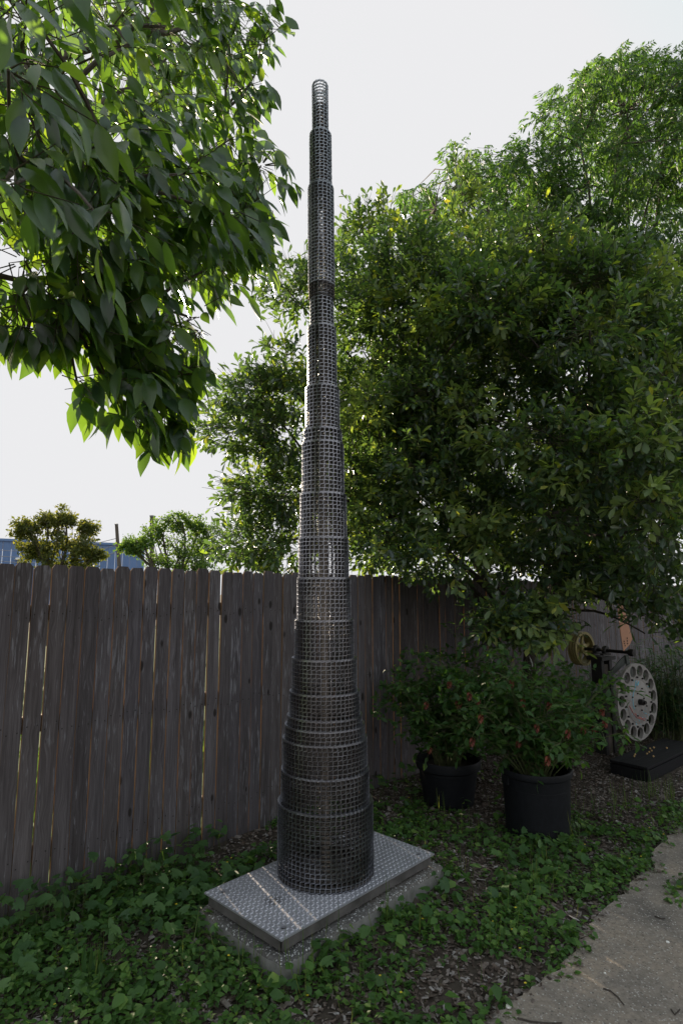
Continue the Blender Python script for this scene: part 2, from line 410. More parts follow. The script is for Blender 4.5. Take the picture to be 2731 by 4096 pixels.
def prisms(name, A, Bp, ra, rb, mat, n=3):
    """many thin tapered twigs as one mesh"""
    d = unit(Bp - A); h = np.where(np.abs(d[:, 2:3]) < .9, np.array([[0, 0, 1.0]]), np.array([[1.0, 0, 0]]))
    u = unit(np.cross(d, h)); w = np.cross(d, u)
    vs_ = []
    for P, r_ in ((A, ra), (Bp, rb)):
        for k in range(n):
            t_ = 2 * math.pi * k / n
            vs_.append(P + (u * math.cos(t_) + w * math.sin(t_)) * (r_[:, None] if hasattr(r_, 'shape') else r_))
    V = np.stack(vs_, 1); q = []
    for k in range(n):
        k2 = (k + 1) % n; q += [(k, k2, n + k2), (k, n + k2, n + k)]
    T = np.array(q)[None] + (np.arange(len(A)) * 2 * n)[:, None, None]
    return mesh_np(name, V.reshape(-1, 3), T.reshape(-1, 3), True, [mat])
def rand_dir(n):
    return unit(rng.normal(size=(n, 3)))
def limb(mb, p0, p1, r0, r1, bend=.12, seg=6, n=6):
    p0, p1 = Vector(p0), Vector(p1); L = (p1 - p0).length; d = (p1 - p0).normalized(); o1 = d.orthogonal().normalized(); o2 = d.cross(o1)
    a, b = random.uniform(-1, 1) * bend * L, random.uniform(-1, 1) * bend * L; pts = []
    for i in range(seg + 1):
        f_ = i / seg; w = math.sin(math.pi * f_)
        pts.append(p0.lerp(p1, f_) + o1 * a * w + o2 * b * w + Vector((random.uniform(-1, 1), random.uniform(-1, 1), random.uniform(-1, 1))) * .012 * L * (0 < i < seg))
    mb.tube(pts, [r0 + (r1 - r0) * i / seg for i in range(seg + 1)], n)
    return pts

# ------------------------------------------------------------------ ground
FD = Vector((1, 1, 0)).normalized()              # fence runs this way
FN = Vector((1, -1, 0)).normalized()             # towards the yard
F0 = Vector((-0.867, 4.15, 0)); F0 = F0 - FD * ((F0 - Vector((-.867, 4.15, 0))).dot(FD))
def fence_side(x, y): return (x - F0.x) * FN.x + (y - F0.y) * FN.y      # metres into the yard

far = np.array([-600, -300, -150, -80, -40, -20, -12, -8, -6], float)
xs = np.concatenate([far, np.arange(-5, 7.01, .08), -far[::-1] + 2]); ys = np.concatenate([far, np.arange(-4, 10.01, .08), -far[::-1] + 6])
gx, gy = np.meshgrid(xs, ys); inside = ((gx > -4.9) & (gx < 6.9) & (gy > -3.9) & (gy < 9.9))
gz = np.where(inside, hgt(gx, gy), 0.0)
ny, nx = gx.shape; idx = np.arange(nx * ny).reshape(ny, nx)
quads = np.stack([idx[:-1, :-1], idx[:-1, 1:], idx[1:, 1:], idx[1:, :-1]], -1).reshape(-1, 4)
tag(link('ground', mesh_np('ground', np.stack([gx, gy, gz], -1), quads, True, [M['soil']])), 'dark soil of the planting bed', kind='structure')

# path: its left edge is irregular
edge_px = [(1085, 2420), (1127, 2347), (1180, 2309), (1240, 2271), (1308, 2214), (1335, 2158), (1372, 2117), (1429, 2063), (1463, 2022), (1504, 2003), (1497, 1965), (1542, 1924), (1570, 1900), (1640, 1850), (1740, 1805)]
edge = [onz(*p) for p in edge_px]
fine_edge = []
for a, b in zip(edge[:-1], edge[1:]):
    for k in range(7):
        p = a.lerp(b, k / 7); p.x += random.uniform(-.012, .012); p.y += random.uniform(-.012, .012); fine_edge.append(p)
fine_edge.append(edge[-1])
PATH_POLY = [(p.x, p.y) for p in fine_edge] + [(9, 6.5), (9, -4), (.9, -4), (.75, 1.6)]
bm = bmesh.new(); tv = [bm.verts.new((x, y, .026)) for x, y in PATH_POLY]; f = bm.faces.new(tv)
r_ = bmesh.ops.extrude_face_region(bm, geom=[f])
for e in r_['geom']:
    if isinstance(e, bmesh.types.BMVert): e.co.z = -.06
bmesh.ops.triangulate(bm, faces=bm.faces); bmesh.ops.recalc_face_normals(bm, faces=bm.faces)
me = bpy.data.meshes.new('path'); bm.to_mesh(me); bm.free(); me.materials.append(M['pathm'])
tag(link('path', me), 'pale worn aggregate path curving past the bed', kind='structure')

mb = MB(); q0 = F0 - FN * .12
c4 = [q0 - FD * 40, q0 + FD * 60, q0 + FD * 60 - FN * 24, q0 - FD * 40 - FN * 24]
mb.add([(p.x, p.y, .03) for p in c4], [(0, 1, 2, 3)]); tag(mb.build('lawn', M['lawn']), 'sunlit lawn beyond the fence', kind='structure')

# ------------------------------------------------------------------ fence
PW, PT, PH = .089, .016, 1.85
def picket_mesh(seed):
    rr = random.Random(seed); mb = MB(); zs = [0, .3, .65, 1.0, 1.35, 1.62, PH - .022]; n = len(zs)
    wob = [rr.uniform(-.0016, .0016) for _ in zs]; w = PW / 2
    prof = [(-w + wob[i], z) for i, z in enumerate(zs)] + [(-w + .014, PH), (w - .014, PH + rr.uniform(-.006, .004))] + [(w + wob[::-1][i] * .8, z) for i, z in enumerate(zs[::-1])]
    m = len(prof)
    cup = [rr.uniform(-.003, .003) for _ in range(m)]
    fr = [(x, -PT / 2, z) for (x, z), c in zip(prof, cup)]; bk = [(x, PT / 2, z) for (x, z), c in zip(prof, cup)]
    L = list(range(n + 1)); Rr = list(range(m - 1, n, -1))
    faces = []; side = []
    for i in range(n):
        faces.append((L[i], Rr[i], Rr[i + 1], L[i + 1])); faces.append((m + L[i], m + L[i + 1], m + Rr[i + 1], m + Rr[i]))
    for i in range(m):
        side.append((i, (i + 1) % m, m + (i + 1) % m, m + i))
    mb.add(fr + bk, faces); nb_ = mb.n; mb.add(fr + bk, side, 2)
    for z in (.27, .95, 1.56):                                   # nail heads over the rails
        for sx in (-1, 1):
            x0, z0 = sx * .026 + rr.uniform(-.006, .006), z + rr.uniform(-.025, .025); k = 6
            vs_ = [(x0 + .0045 * math.cos(2 * math.pi * q / k), -PT / 2 - .0012, z0 + .0045 * math.sin(2 * math.pi * q / k)) for q in range(k)]
            mb.add(vs_, [tuple(range(k))], 1)
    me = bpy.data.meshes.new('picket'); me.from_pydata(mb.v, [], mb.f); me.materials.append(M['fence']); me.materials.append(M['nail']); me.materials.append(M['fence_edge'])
    me.polygons.foreach_set('material_index', mb.mi); me.update(); return me
pm = [picket_mesh(s) for s in range(8)]
fence = empty('wooden_fence', F0, 'tall weathered grey wooden picket fence behind the wire mesh tower', 'fence', rz=math.atan2(FD.y, FD.x))
s = -1.75; pk = 0
while s < 15.5:
    o = link('picket', pm[random.randrange(8)], fence)
    o.location = (s, random.uniform(-.003, .003), -.02 + random.uniform(-.012, .012)); o.rotation_euler = (random.uniform(-.004, .004), random.uniform(-.0028, .0028), 0)
    if random.random() < .5: o.scale.y = -1.0 if False else 1.0
    g = random.choice([.0015, .003, .0045, .006, .0075, .009]) if s < 2 else random.choice([.001, .0015, .002, .004])
    for tgt, wide in ((-.134, .0125), (-.24, .0065), (-.335, .009), (-.81, .007), (.42, .007)):
        if abs(s + PW / 2 - tgt) < .048: g = wide; o.rotation_euler = (0, 0, 0)
    s += PW + g; pk += 1
for z in (.27, .95, 1.56):
    for k in range(8):
        mb = MB(); mb.box((0, 0, 0), (2.36, .038, .089)); o = mb.build('rail', M['fence_rail'], fence); o.location = (-.6 + k * 2.365, PT / 2 + .024, z)
for k in range(8):
    mb = MB(); mb.box((0, 0, .9), (.089, .089, 1.8)); o = mb.build('post', M['fence_rail'], fence); o.location = (-1.75 + k * 2.365, PT / 2 + .092, 0)

# ------------------------------------------------------------------ slab, tread plate
PC = Vector((-.078, 3.42, 0)); PRZ = math.atan2(.853, .806)
bm = bmesh.new(); bmesh.ops.create_grid(bm, x_segments=26, y_segments=14, size=.5)
slab = MB()
hx, hy = .632, .330
outline = []
rr = random.Random(3)
for (ax, ay), (bx, by) in (((-hx, -hy), (hx, -hy)), ((hx, -hy), (hx, hy)), ((hx, hy), (-hx, hy)), ((-hx, hy), (-hx, -hy))):
    for k in range(14):
        t_ = k / 14; e = .006; x = ax + (bx - ax) * t_; y = ay + (by - ay) * t_
        if k == 0: x *= .988; y *= .978
        outline.append((x + rr.uniform(-e, e), y + rr.uniform(-e, e)))
no = len(outline); zt = .078
v = [(x * 1.01, y * 1.015, -.09) for x, y in outline] + [(x * 1.004, y * 1.006, zt - .012 + rr.uniform(-.003, .003)) for x, y in outline] + [(x * .985, y * .975, zt + rr.uniform(-.002, .002)) for x, y in outline]
fc = [(i, (i + 1) % no, no + (i + 1) % no, no + i) for i in range(no)]
slab.add(v[:2 * no], fc, 1); slab.add(v[no:], [(i, (i + 1) % no, no + (i + 1) % no, no + i) for i in range(no)] + [tuple(range(no, 2 * no))], 0)
o = slab.build('concrete_slab', [M['slab'], M['slab_side']]); o.location = PC + Vector((math.cos(PRZ), math.sin(PRZ), 0)) * .018; o.rotation_euler = (0, 0, PRZ)
tag(o, 'low exposed aggregate concrete slab under the steel tread plate', 'slab'); bm.free()

PZ = .155
plate = empty('tread_plate_base', PC, 'grey steel diamond tread plate carrying the wire mesh tower', 'plate', rz=PRZ)
plx, ply, pth = .59, .30, .008
# sheet with four bolt holes
holes = [(-.52, .235), (-.52, -.235), (.52, -.235), (.52, .235)]
bm = bmesh.new()
def ring_(bm, cx, cy, r_, z, n=16): return [bm.verts.new((cx + r_ * math.cos(2 * math.pi * k / n), cy + r_ * math.sin(2 * math.pi * k / n), z)) for k in range(n)]
for z in (0, -pth):
    vs_ = [bm.verts.new((a * plx, b * ply, z)) for a, b in ((-1, -1), (1, -1), (1, 1), (-1, 1))]
    ed = [bm.edges.new((vs_[i], vs_[(i + 1) % 4])) for i in range(4)]
    for cx, cy in holes:
        rg = ring_(bm, cx, cy, .014, z); ed += [bm.edges.new((rg[i], rg[(i + 1) % 16])) for i in range(16)]
    bmesh.ops.triangle_fill(bm, use_beauty=True, use_dissolve=False, edges=ed)
bm.verts.ensure_lookup_table(); n1 = 4 + 64
for i in range(4): bm.faces.new([bm.verts[i], bm.verts[(i + 1) % 4], bm.verts[n1 + (i + 1) % 4], bm.verts[n1 + i]])
for h in range(4):
    for i in range(16):
        a, b = 4 + h * 16 + i, 4 + h * 16 + (i + 1) % 16; bm.faces.new([bm.verts[a], bm.verts[b], bm.verts[n1 + b], bm.verts[n1 + a]])
bmesh.ops.recalc_face_normals(bm, faces=bm.faces)
me = bpy.data.meshes.new('plate_sheet'); bm.to_mesh(me); bm.free(); me.materials.append(M['plate'])
sheet = link('plate_sheet', me, plate); sheet.location = (0, 0, PZ)
# raised treads
tr = MB(); P1 = .031
nxp, nyp = int(2 * plx / P1), int(2 * ply / P1)
tl = []
for i in range(nxp * 2):
    for j in range(nyp * 2):
        if (i + j) % 2: continue
        x = -plx + .012 + i * P1 / 2 * 1.02; y = -ply + .012 + j * P1 / 2 * 1.02
        if abs(x) > plx - .008 or abs(y) > ply - .008: continue
        if any((x - a) ** 2 + (y - b) ** 2 < .022 ** 2 for a, b in holes): continue
        if x * x + y * y < .235 ** 2: continue
        tl.append((x, y, R(45) if i % 2 == 0 else R(-45)))
for x, y, a in tl:
    ca, sa = math.cos(a + R(-45)), math.sin(a + R(-45))
    loc = [(-.0122, 0, 0), (-.004, -.0031, 0), (.004, -.0031, 0), (.0122, 0, 0), (.004, .0031, 0), (-.004, .0031, 0), (-.006, 0, .0030), (.006, 0, .0030)]
    tr.add([(x + p * ca - q * sa, y + p * sa + q * ca, PZ + z + .0002) for p, q, z in loc], [(0, 1, 6), (1, 2, 7, 6), (2, 3, 7), (3, 4, 7), (4, 5, 6, 7), (5, 0, 6)])
o = tr.build('tread_pattern', M['plate'], plate); tag(o, kind='stuff')
M['skirt_shaded'] = plain('skirt_steel_shaded', (.13, .122, .12), .6, .4, .5, 10, .2)  # skirt and foot steel, shadow under the plate put into the colour
for (cx, cy, sx, sy) in ((0, -ply + .016, 2 * plx - .04, .006), (0, ply - .016, 2 * plx - .04, .006), (-plx + .016, 0, .006, 2 * ply - .05), (plx - .016, 0, .006, 2 * ply - .05)):
    mb = MB(); mb.box((0, 0, 0), (sx, sy, .05)); o = mb.build('skirt', M['skirt_shaded'], plate); o.location = (cx, cy, PZ - pth - .0255)
for a in (-1, 1):
    for b in (-1, 1):
        mb = MB(); mb.box((0, 0, 0), (.05, .05, PZ - zt - pth - .002)); o = mb.build('foot', M['skirt_shaded'], plate); o.location = (a * (plx - .06), b * (ply - .05), (PZ - pth + zt) / 2)

# ------------------------------------------------------------------ wire mesh tower
TC = Vector((-.086, 3.43, 0)); LEAN = -.057 / 4.85
bounds = [345, 508, 719, 1120, 1290, 1532, 1704, 1757, 1965, 2144, 2310, 2483, 2644, 2785, 2888, 2930, 2988, 3124, 3266, 3581]
widths = [66, 90, 106, 96, 117, 138, 155, 170, 188, 202, 217, 238, 262, 283, 302, 322, 340, 354, 385]
def z_at(yfull, Yw): return at(1300 / KD, yfull / KD, Yw).z
rads = []
for i, w in enumerate(widths):
    ym = (bounds[i] + bounds[i + 1]) / 2; P = at(1300 / KD, ym / KD, TC.y); dep = CP * P.y + SP * (P.z - EYE)
    rads.append(w / 2 * dep / FPX)
zb = [z_at(b, TC.y - (rads[min(i, len(rads) - 1)] if i else 0)) for i, b in enumerate(bounds)]
zb[-1] = PZ + .006
tower = empty('wire_mesh_tower', (TC.x, TC.y, PZ), 'tall stepped tapering tower of rolled steel wire mesh', 'sculpture')
HP, VP, TH, DP = .0275, .0227, .0027, .0095
def belt(r, z0, z1, phase, lean=True):
    n = max(8, round(2 * math.pi * r / HP)); da = 2 * math.pi / n; rows = max(2, int(round((z1 - z0) / VP))); vp = (z1 - z0) / rows
    segs = []                                          # a0, a1, zlo0, zhi0 (at a0), zlo1, zhi1 (at a1)
    jj, kk = np.meshgrid(np.arange(n), np.arange(rows + 1), indexing='ij'); jj = jj.ravel(); kk = kk.ravel()
    par = (kk + jj * 0) % 2
    a0 = phase + jj * da; a1 = a0 + da
    tilt = np.where(par == 0, .0052, -.0016)
    jz = rng.normal(0, .0006, len(kk))
    zc = z0 + kk * vp + jz; th = TH / 2
    zA, zB = zc - tilt / 2, zc + tilt / 2
    H = np.stack([a0, a1, zA - th, zA + th, zB - th, zB + th], 1)
    # uprights: each column's own leg, right side on even rows, left side on odd rows
    k2 = kk[kk < rows]; j2 = jj[kk < rows]; p2 = k2 % 2; aw = TH / r / 2
    ac = phase + np.where(p2 == 0, j2 + 1, j2) * da + np.where(p2 == 0, -aw * 1.05, aw * 1.05)
    zl = z0 + k2 * vp + np.where(p2 == 0, .0026, -.0026 + .0018); zh = z0 + (k2 + 1) * vp + np.where(p2 == 0, -.0008, .0 - .0026)
    V_ = np.stack([ac - aw, ac + aw, zl - th, zh + th, zl - th, zh + th], 1)
    S = np.concatenate([H, V_])
    rr_ = rng.normal(0, .0004, len(S)); ro, ri = r + rr_, r - DP + rr_
    def P(rad, ang, z): return np.stack([rad * np.cos(ang) + LEAN * (z - PZ), rad * np.sin(ang), z - PZ], -1)
    vs_ = np.stack([P(ro, S[:, 0], S[:, 2]), P(ro, S[:, 1], S[:, 4]), P(ro, S[:, 1], S[:, 5]), P(ro, S[:, 0], S[:, 3]),
                    P(ri, S[:, 0], S[:, 2]), P(ri, S[:, 1], S[:, 4]), P(ri, S[:, 1], S[:, 5]), P(ri, S[:, 0], S[:, 3])], 1)
    q = np.array([(0, 1, 2, 3), (5, 4, 7, 6), (4, 0, 3, 7), (1, 5, 6, 2), (3, 2, 6, 7), (4, 5, 1, 0)])
    return vs_.reshape(-1, 3), (q[None] + (np.arange(len(S)) * 8)[:, None, None]).reshape(-1, 4)
for i, r in enumerate(rads):
    z1, z0 = zb[i], zb[i + 1]
    v_, q_ = belt(r, z0, z1 - .006, rng.uniform(0, 6))
    part = link('mesh_ring', mesh_np('mesh_ring', v_, q_, False, [M['steel']]), tower)
    # the roll's second turn and the end of the roll above that runs down inside it
    if r > .036 and i > 0:
        v_, q_ = belt(r - (.013 if r < .1 else .020), z0 - .01 if i < len(rads) - 1 else z0, z1 - .012, rng.uniform(0, 6)); link('inner_turn', mesh_np('inner_turn', v_, q_, False, [M['steel_shaded']]), part)
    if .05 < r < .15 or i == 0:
        v_, q_ = belt(r - .034 if i else r - .013, z0 + .003, z1 if i else z1 - .16, rng.uniform(0, 6)); link('inner_turn', mesh_np('inner_turn', v_, q_, False, [M['steel_shaded']]), part)
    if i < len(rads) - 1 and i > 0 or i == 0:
        lo = max(z0 - .09, PZ + .02); v_, q_ = belt(r - .002, lo, z0 - .004, rng.uniform(0, 6)); link('tucked_end', mesh_np('tucked_end', v_, q_, False, [M['steel_shaded']]), part)
    rim = MB()
    if i > 0 or True:
        for k in range(3 if i else 1):
            rk = r - DP / 2 - .001 + (-.004 * k); zz = z1 - .0045 * k + .001; ph = random.uniform(0, 6); n = max(10, round(2 * math.pi * r / HP)); S_ = []
            da = 2 * math.pi / n; tl_ = .0035
            for j in range(n):
                a0, a1 = ph + j * da, ph + (j + 1) * da; vs_ = []
                for rad in (rk + DP / 2, rk - DP / 2):
                    for a, z in ((a0, zz - tl_ / 2 - TH / 2), (a1, zz + tl_ / 2 - TH / 2), (a1, zz + tl_ / 2 + TH / 2), (a0, zz - tl_ / 2 + TH / 2)):
                        vs_.append((rad * math.cos(a) + LEAN * (z - PZ), rad * math.sin(a), z - PZ))
                rim.add(vs_, [(0, 1, 2, 3), (5, 4, 7, 6), (4, 0, 3, 7), (1, 5, 6, 2), (3, 2, 6, 7), (4, 5, 1, 0)])
        rim.build('rim', M['steel'], part)
mb = MB(); mb.tube([(0, 0, .002), (LEAN * 3.4, 0, 3.4)], .024, 14); mb.build('inner_pipe', M['steel_pipe'], tower, True)
mb = MB(); mb.lathe([(.20, .0), (.262, .0), (.266, .012), (.262, .02), (.20, .02)], 48, None, True); mb.build('base_ring', M['bolt'], tower, True)
TOWER_POLY = [(716, 195), (755, 195), (772, 640), (795, 1000), (812, 1400), (840, 1650), (862, 1880), (862, 2060), (634, 2060), (636, 1880), (655, 1650), (680, 1350), (694, 1000), (712, 640)]
def behind_tower(x, y, d): return inpoly(x, y, TOWER_POLY) & (d > 3.4)

# ------------------------------------------------------------------ right tree (obovate leathery leaves)
OAK_POLY = [(440, 985), (455, 940), (490, 930), (478, 870), (545, 845), (600, 850), (640, 845), (596, 812), (590, 775), (660, 770), (700, 745), (640, 740), (585, 690), (575, 650), (600, 595), (680, 590), (770, 600), (790, 500), (870, 450), (930, 480), (1030, 480), (1050, 390), (1085, 385), (1130, 470), (1250, 490), (1400, 560), (1568, 560), (2300, 600), (2300, 1500), (1600, 1500), (1500, 1440), (1430, 1390), (1330, 1380), (1310, 1470), (1230, 1500), (1180, 1470), (1090, 1470), (1080, 1420), (1130, 1395), (1060, 1385), (1000, 1395), (960, 1350), (900, 1335), (860, 1318), (480, 1318), (500, 1240), (490, 1170), (520, 1090), (590, 1075), (520, 1070), (500, 1055), (450, 1030)]
oak_c = np.array([2.35, 6.25, 3.75])
tree_base = at(1222, 1560, 6.35); tree_base.z = 0
oak = empty('broadleaf_tree', tree_base, 'dense broadleaf tree leaning over the fence right of the mesh tower', 'tree')
clumps = []
def clump(c, r3, n, droop=0.0): clumps.append((np.array(c, float), np.array(r3, float), n, droop))
# hand-set lobes on the thin left side
for (x, y, Y, rx, ry, rz, n) in [(655, 660, 5.7, .36, .4, .30, 90), (740, 620, 5.9, .35, .4, .35, 90), (645, 820, 5.6, .22, .3, .16, 40), (590, 895, 5.5, .42, .4, .17, 130), (680, 900, 5.7, .3, .5, .26, 120), (550, 985, 5.4, .42, .4, .19, 120), (650, 1010, 5.5, .35, .5, .24, 120), (590, 1130, 5.5, .38, .4, .17, 110), (670, 1130, 5.6, .3, .5, .22, 90), (570, 1250, 5.6, .34, .4, .22, 100), (655, 1250, 5.7, .34, .5, .3, 120),
        (1060, 440, 6.4, .14, .14, .32, 36), (830, 520, 6.2, .4, .4, .35, 120), (1200, 1430, 4.9, .40, .25, .20, 110), (1130, 1440, 4.8, .2, .2, .1, 24), (1270, 1180, 4.7, .3, .25, .28, 60), (1440, 1060, 4.3, .4, .25, .25, 90), (1530, 1200, 4.2, .3, .25, .3, 50), (1500, 1330, 4.6, .3, .3, .35, 80), (1400, 1330, 5.2, .3, .4, .25, 70), (1560, 900, 4.4, .4, .3, .4, 70), (1330, 900, 5.0, .45, .3, .4, 90), (1000, 900, 5.2, .45, .35, .3, 100), (960, 1080, 5.2, .4, .3, .25, 80), (1010, 1280, 5.2, .4, .4, .22, 80), (880, 1250, 5.4, .35, .4, .22, 80), (1110, 700, 5.3, .5, .4, .3, 110), (900, 700, 5.5, .45, .4, .3, 100), (1530, 1430, 4.8, .3, .3, .2, 50), (1480, 1455, 5.3, .25, .3, .12, 36), (1060, 400, 6.4, .08, .08, .2, 14)]:
    clump(at(x, y, Y), (rx, ry, rz), n)
n_hand = len(clumps)
for (x, y, Y, n) in [(1000, 735, 5.1, 16), (940, 700, 5.2, 14), (890, 690, 5.3, 10), (850, 930, 5.2, 16), (800, 990, 5.1, 12), (1080, 950, 5.0, 14), (1130, 1010, 4.7, 9), (1000, 1170, 5.1, 12), (830, 1160, 5.3, 10), (1110, 1170, 5.0, 10), (1120, 1240, 4.9, 12), (1190, 1420, 4.75, 16), (1250, 1440, 4.7, 10), (1440, 960, 4.3, 12), (1510, 985, 4.1, 12), (1340, 1090, 4.4, 10), (1480, 1150, 4.1, 12), (1290, 1370, 4.8, 10), (1240, 1060, 4.7, 10), (1530, 860, 4.5, 10), (1400, 760, 5.0, 14), (1250, 640, 5.4, 14), (1330, 560, 5.8, 14), (1090, 560, 5.9, 14), (1060, 460, 6.3, 14), (870, 500, 6.1, 12), (740, 870, 5.4, 10), (760, 1240, 5.4, 10), (1500, 640, 5.0, 14), (1180, 800, 5.1, 10)]:
    clump(at(x, y, Y), (.20, .14, .13), n, .1)
n_fresh = len(clumps)
for k_ in range(46):
    x, y = rng.uniform(790, 1560), rng.uniform(700, 1290); clump(at(x, y, rng.uniform(6.9, 7.7)), (.42, .4, .36), 52)
cnt = 0
while cnt < 150:
    d = rng.normal(size=3); d /= np.linalg.norm(d); rad = rng.uniform(.12, 1) ** .5
    c = oak_c + d * np.array([2.9, 1.75, 2.25]) * rad
    x, y, dd = proj(c)
    if c[2] < 1.9 or fence_side(c[0], c[1]) < -1.6 or dd < 4.0: continue
    if x < 1640 and not inpoly(np.array([x]), np.array([y]), OAK_POLY)[0]: continue
    if (y > 1330 and x < 1050) or x < 730: continue
    clump(c, rng.uniform(.26, .50, 3) * np.array([1, 1, .7]), int(rng.uniform(46, 84))); cnt += 1
wood = MB(); fork = Vector(tree_base) + Vector((.02, .0, 1.18))
tr_pts = [Vector(tree_base) + Vector((-.03, 0, -.05)), Vector(tree_base) + Vector((.01, .02, .4)), Vector(tree_base) + Vector((-.02, .0, .85)), fork]
wood.tube(tr_pts, [.105, .082, .078, .085], 12)
mains = []
for tgt, r0 in ((at(1040, 1320, 6.0), .075), (Vector((1.0, 6.4, 3.4)), .06), (Vector((2.5, 6.5, 4.4)), .065), (Vector((3.8, 6.0, 3.4)), .055), (Vector((2.4, 5.3, 2.9)), .045), (Vector((3.2, 7.2, 3.6)), .05), (Vector((.3, 5.9, 2.6)), .04)):
    mains.append(limb(wood, fork + Vector((random.uniform(-.02, .02), random.uniform(-.02, .02), -.04)), tgt, r0, .025, .08, 9, 8))
nodes = [p for ln in mains for p in ln[2:]]
twA, twB = [], []
LP, LA, LN_, LS, YG = [], [], [], [], []
for ci, (c, r3, n, droop) in enumerate(clumps):
    fresh = n_hand <= ci < n_fresh
    cv = Vector(c); nd = min(nodes, key=lambda p: (p - cv).length + (0.6 if p.z > cv.z + .3 else 0))
    pts = limb(wood, nd, cv, .020 if not fresh else .008, .007 if not fresh else .003, .10, 6, 5)
    d = rand_dir(n); rad = rng.uniform(0, 1, (n, 1)) ** .45
    base = c + d * r3 * rad
    x, y, dd = proj(base)
    keep = (x > 1650) | inpolyj(x, y, OAK_POLY, 12.0)
    keep &= (base[:, 2] > .9)
    base = base[keep]; d = d[keep]
    if len(base) == 0: continue
    n = len(base)
    hub = c + (base - c) * .35
    outd = unit(base - oak_c)
    tdir = unit(d * .7 + outd * .5 + np.array([0, 0, .25 - droop]) + rng.normal(0, .35, (n, 3)))
    tl_ = rng.uniform(.12, .24, n)
    tip = base + tdir * tl_[:, None]
    sel = rng.uniform(size=n) < .5
    twA.append(hub[sel]); twB.append(base[sel]); twA.append(base); twB.append(tip)
    m = 10
    fr = np.linspace(.1, 1.0, m)[None, :, None] + rng.normal(0, .02, (n, m, 1))
    pos = base[:, None] + (tip - base)[:, None] * fr
    h = np.where(np.abs(tdir[:, 2:3]) < .9, np.array([[0, 0, 1.]]), np.array([[1., 0, 0]]))
    u = unit(np.cross(tdir, h)); w = np.cross(tdir, u)
    ang = np.arange(m)[None] * 2.4 + rng.uniform(0, 6.28, (n, 1))
    rad_ = u[:, None] * np.cos(ang)[..., None] + w[:, None] * np.sin(ang)[..., None]
    spread = np.where(np.arange(m) > m - 4, .55, .95)[None, :, None]
    ax = unit(tdir[:, None] * .75 + rad_ * spread + rng.normal(0, .12, (n, m, 3)) + np.array([0, 0, -.08]))
    nr = unit(np.array([0, 0, 1.]) + tdir[:, None] * .35 + rng.normal(0, .45, (n, m, 3)))
    LP.append(pos.reshape(-1, 3)); LA.append(ax.reshape(-1, 3)); LN_.append(nr.reshape(-1, 3)); LS.append(rng.uniform(.72, 1.12, n * m) * np.repeat(rng.uniform(.85, 1.12, n), m)); YG.append(np.repeat((rng.uniform(size=n) < .09) & (rad[keep][:, 0] > .72) & (base[:, 1] < 6.8) | fresh, m))
LP, LA, LN_, LS = map(np.concatenate, (LP, LA, LN_, LS))
x, y, dd = proj(LP + LA * .05); k = ((x > 1650) | inpolyj(x, y, OAK_POLY, 12.0) | (rng.uniform(size=len(x)) < .3)) & ((x > 740) | (rng.uniform(size=len(x)) < .8)) & ~((y > 1325) & (y < 1700) & (x < 930) & (fence_side(LP[:, 0], LP[:, 1]) < .15)) & ~((np.abs(fence_side(LP[:, 0], LP[:, 1])) < .12) & (LP[:, 2] < 1.86)) & (x < 1860)
YG = np.concatenate(YG)[k]; LP, LA, LN_, LS = LP[k], LA[k], LN_[k], LS[k]
print('oak leaves', len(LP))
oak_tpl = leaf_tpl(.094, .037, [(.36, .74), (.74, 1.0)], .3, .1)
world_child(wood.build('trunk', M['bark'], None, True), oak)
twA, twB = np.concatenate(twA), np.concatenate(twB)
tw = link('twigs', prisms('twigs', twA, twB, .0032, .0016, M['twig'])); world_child(tw, oak); tag(tw, kind='stuff')
yo = link('young_leaves', leaves_mesh('young_leaves', oak_tpl, LP[YG], LA[YG], LN_[YG], LS[YG] * 1.15, M['leaf_young'])); world_child(yo, oak); tag(yo, 'pale fresh leaves at the twig ends', kind='stuff')
LP, LA, LN_, LS = LP[~YG], LA[~YG], LN_[~YG], LS[~YG]
split_leaves(oak, oak_tpl, LP, LA, LN_, LS, M['leaf_oak'], 300, 'leaf', 'crown', lambda x, y, d: behind_tower(x, y, d))

# ------------------------------------------------------------------ left tree (large pointed leaves hanging into view)
BIG_POLY = [(-900, -900), (640, -900), (640, 0), (662, 30), (683, 88), (625, 80), (640, 120), (600, 150), (612, 205), (628, 245), (590, 285), (645, 350), (660, 375), (685, 405), (678, 425), (650, 430), (640, 480), (658, 545), (625, 560), (632, 615), (600, 640), (570, 695), (520, 690), (492, 718), (470, 660), (420, 640), (395, 655), (440, 690), (462, 725), (488, 775), (470, 800), (470, 880), (430, 950), (440, 1010), (432, 1062), (360, 1070), (330, 1000), (275, 960), (205, 995), (180, 940), (118, 905), (150, 868), (215, 850), (245, 830), (210, 790), (160, 825), (100, 812), (75, 835), (0, 850), (-900, 900)]
big_base = Vector((-2.35, 1.75, 0))
bigt = empty('large_leaf_tree', big_base, 'large-leaved tree hanging its branches in from the upper left', 'tree')
wood = MB()
trunk_top = big_base + Vector((.15, .1, 2.1)); 
wood.tube([big_base + Vector((0, 0, -.05)), big_base + Vector((.05, .05, 1.0)), trunk_top, trunk_top + Vector((.05, .05, .85))], [.13, .11, .10, .08], 10)
mains = []
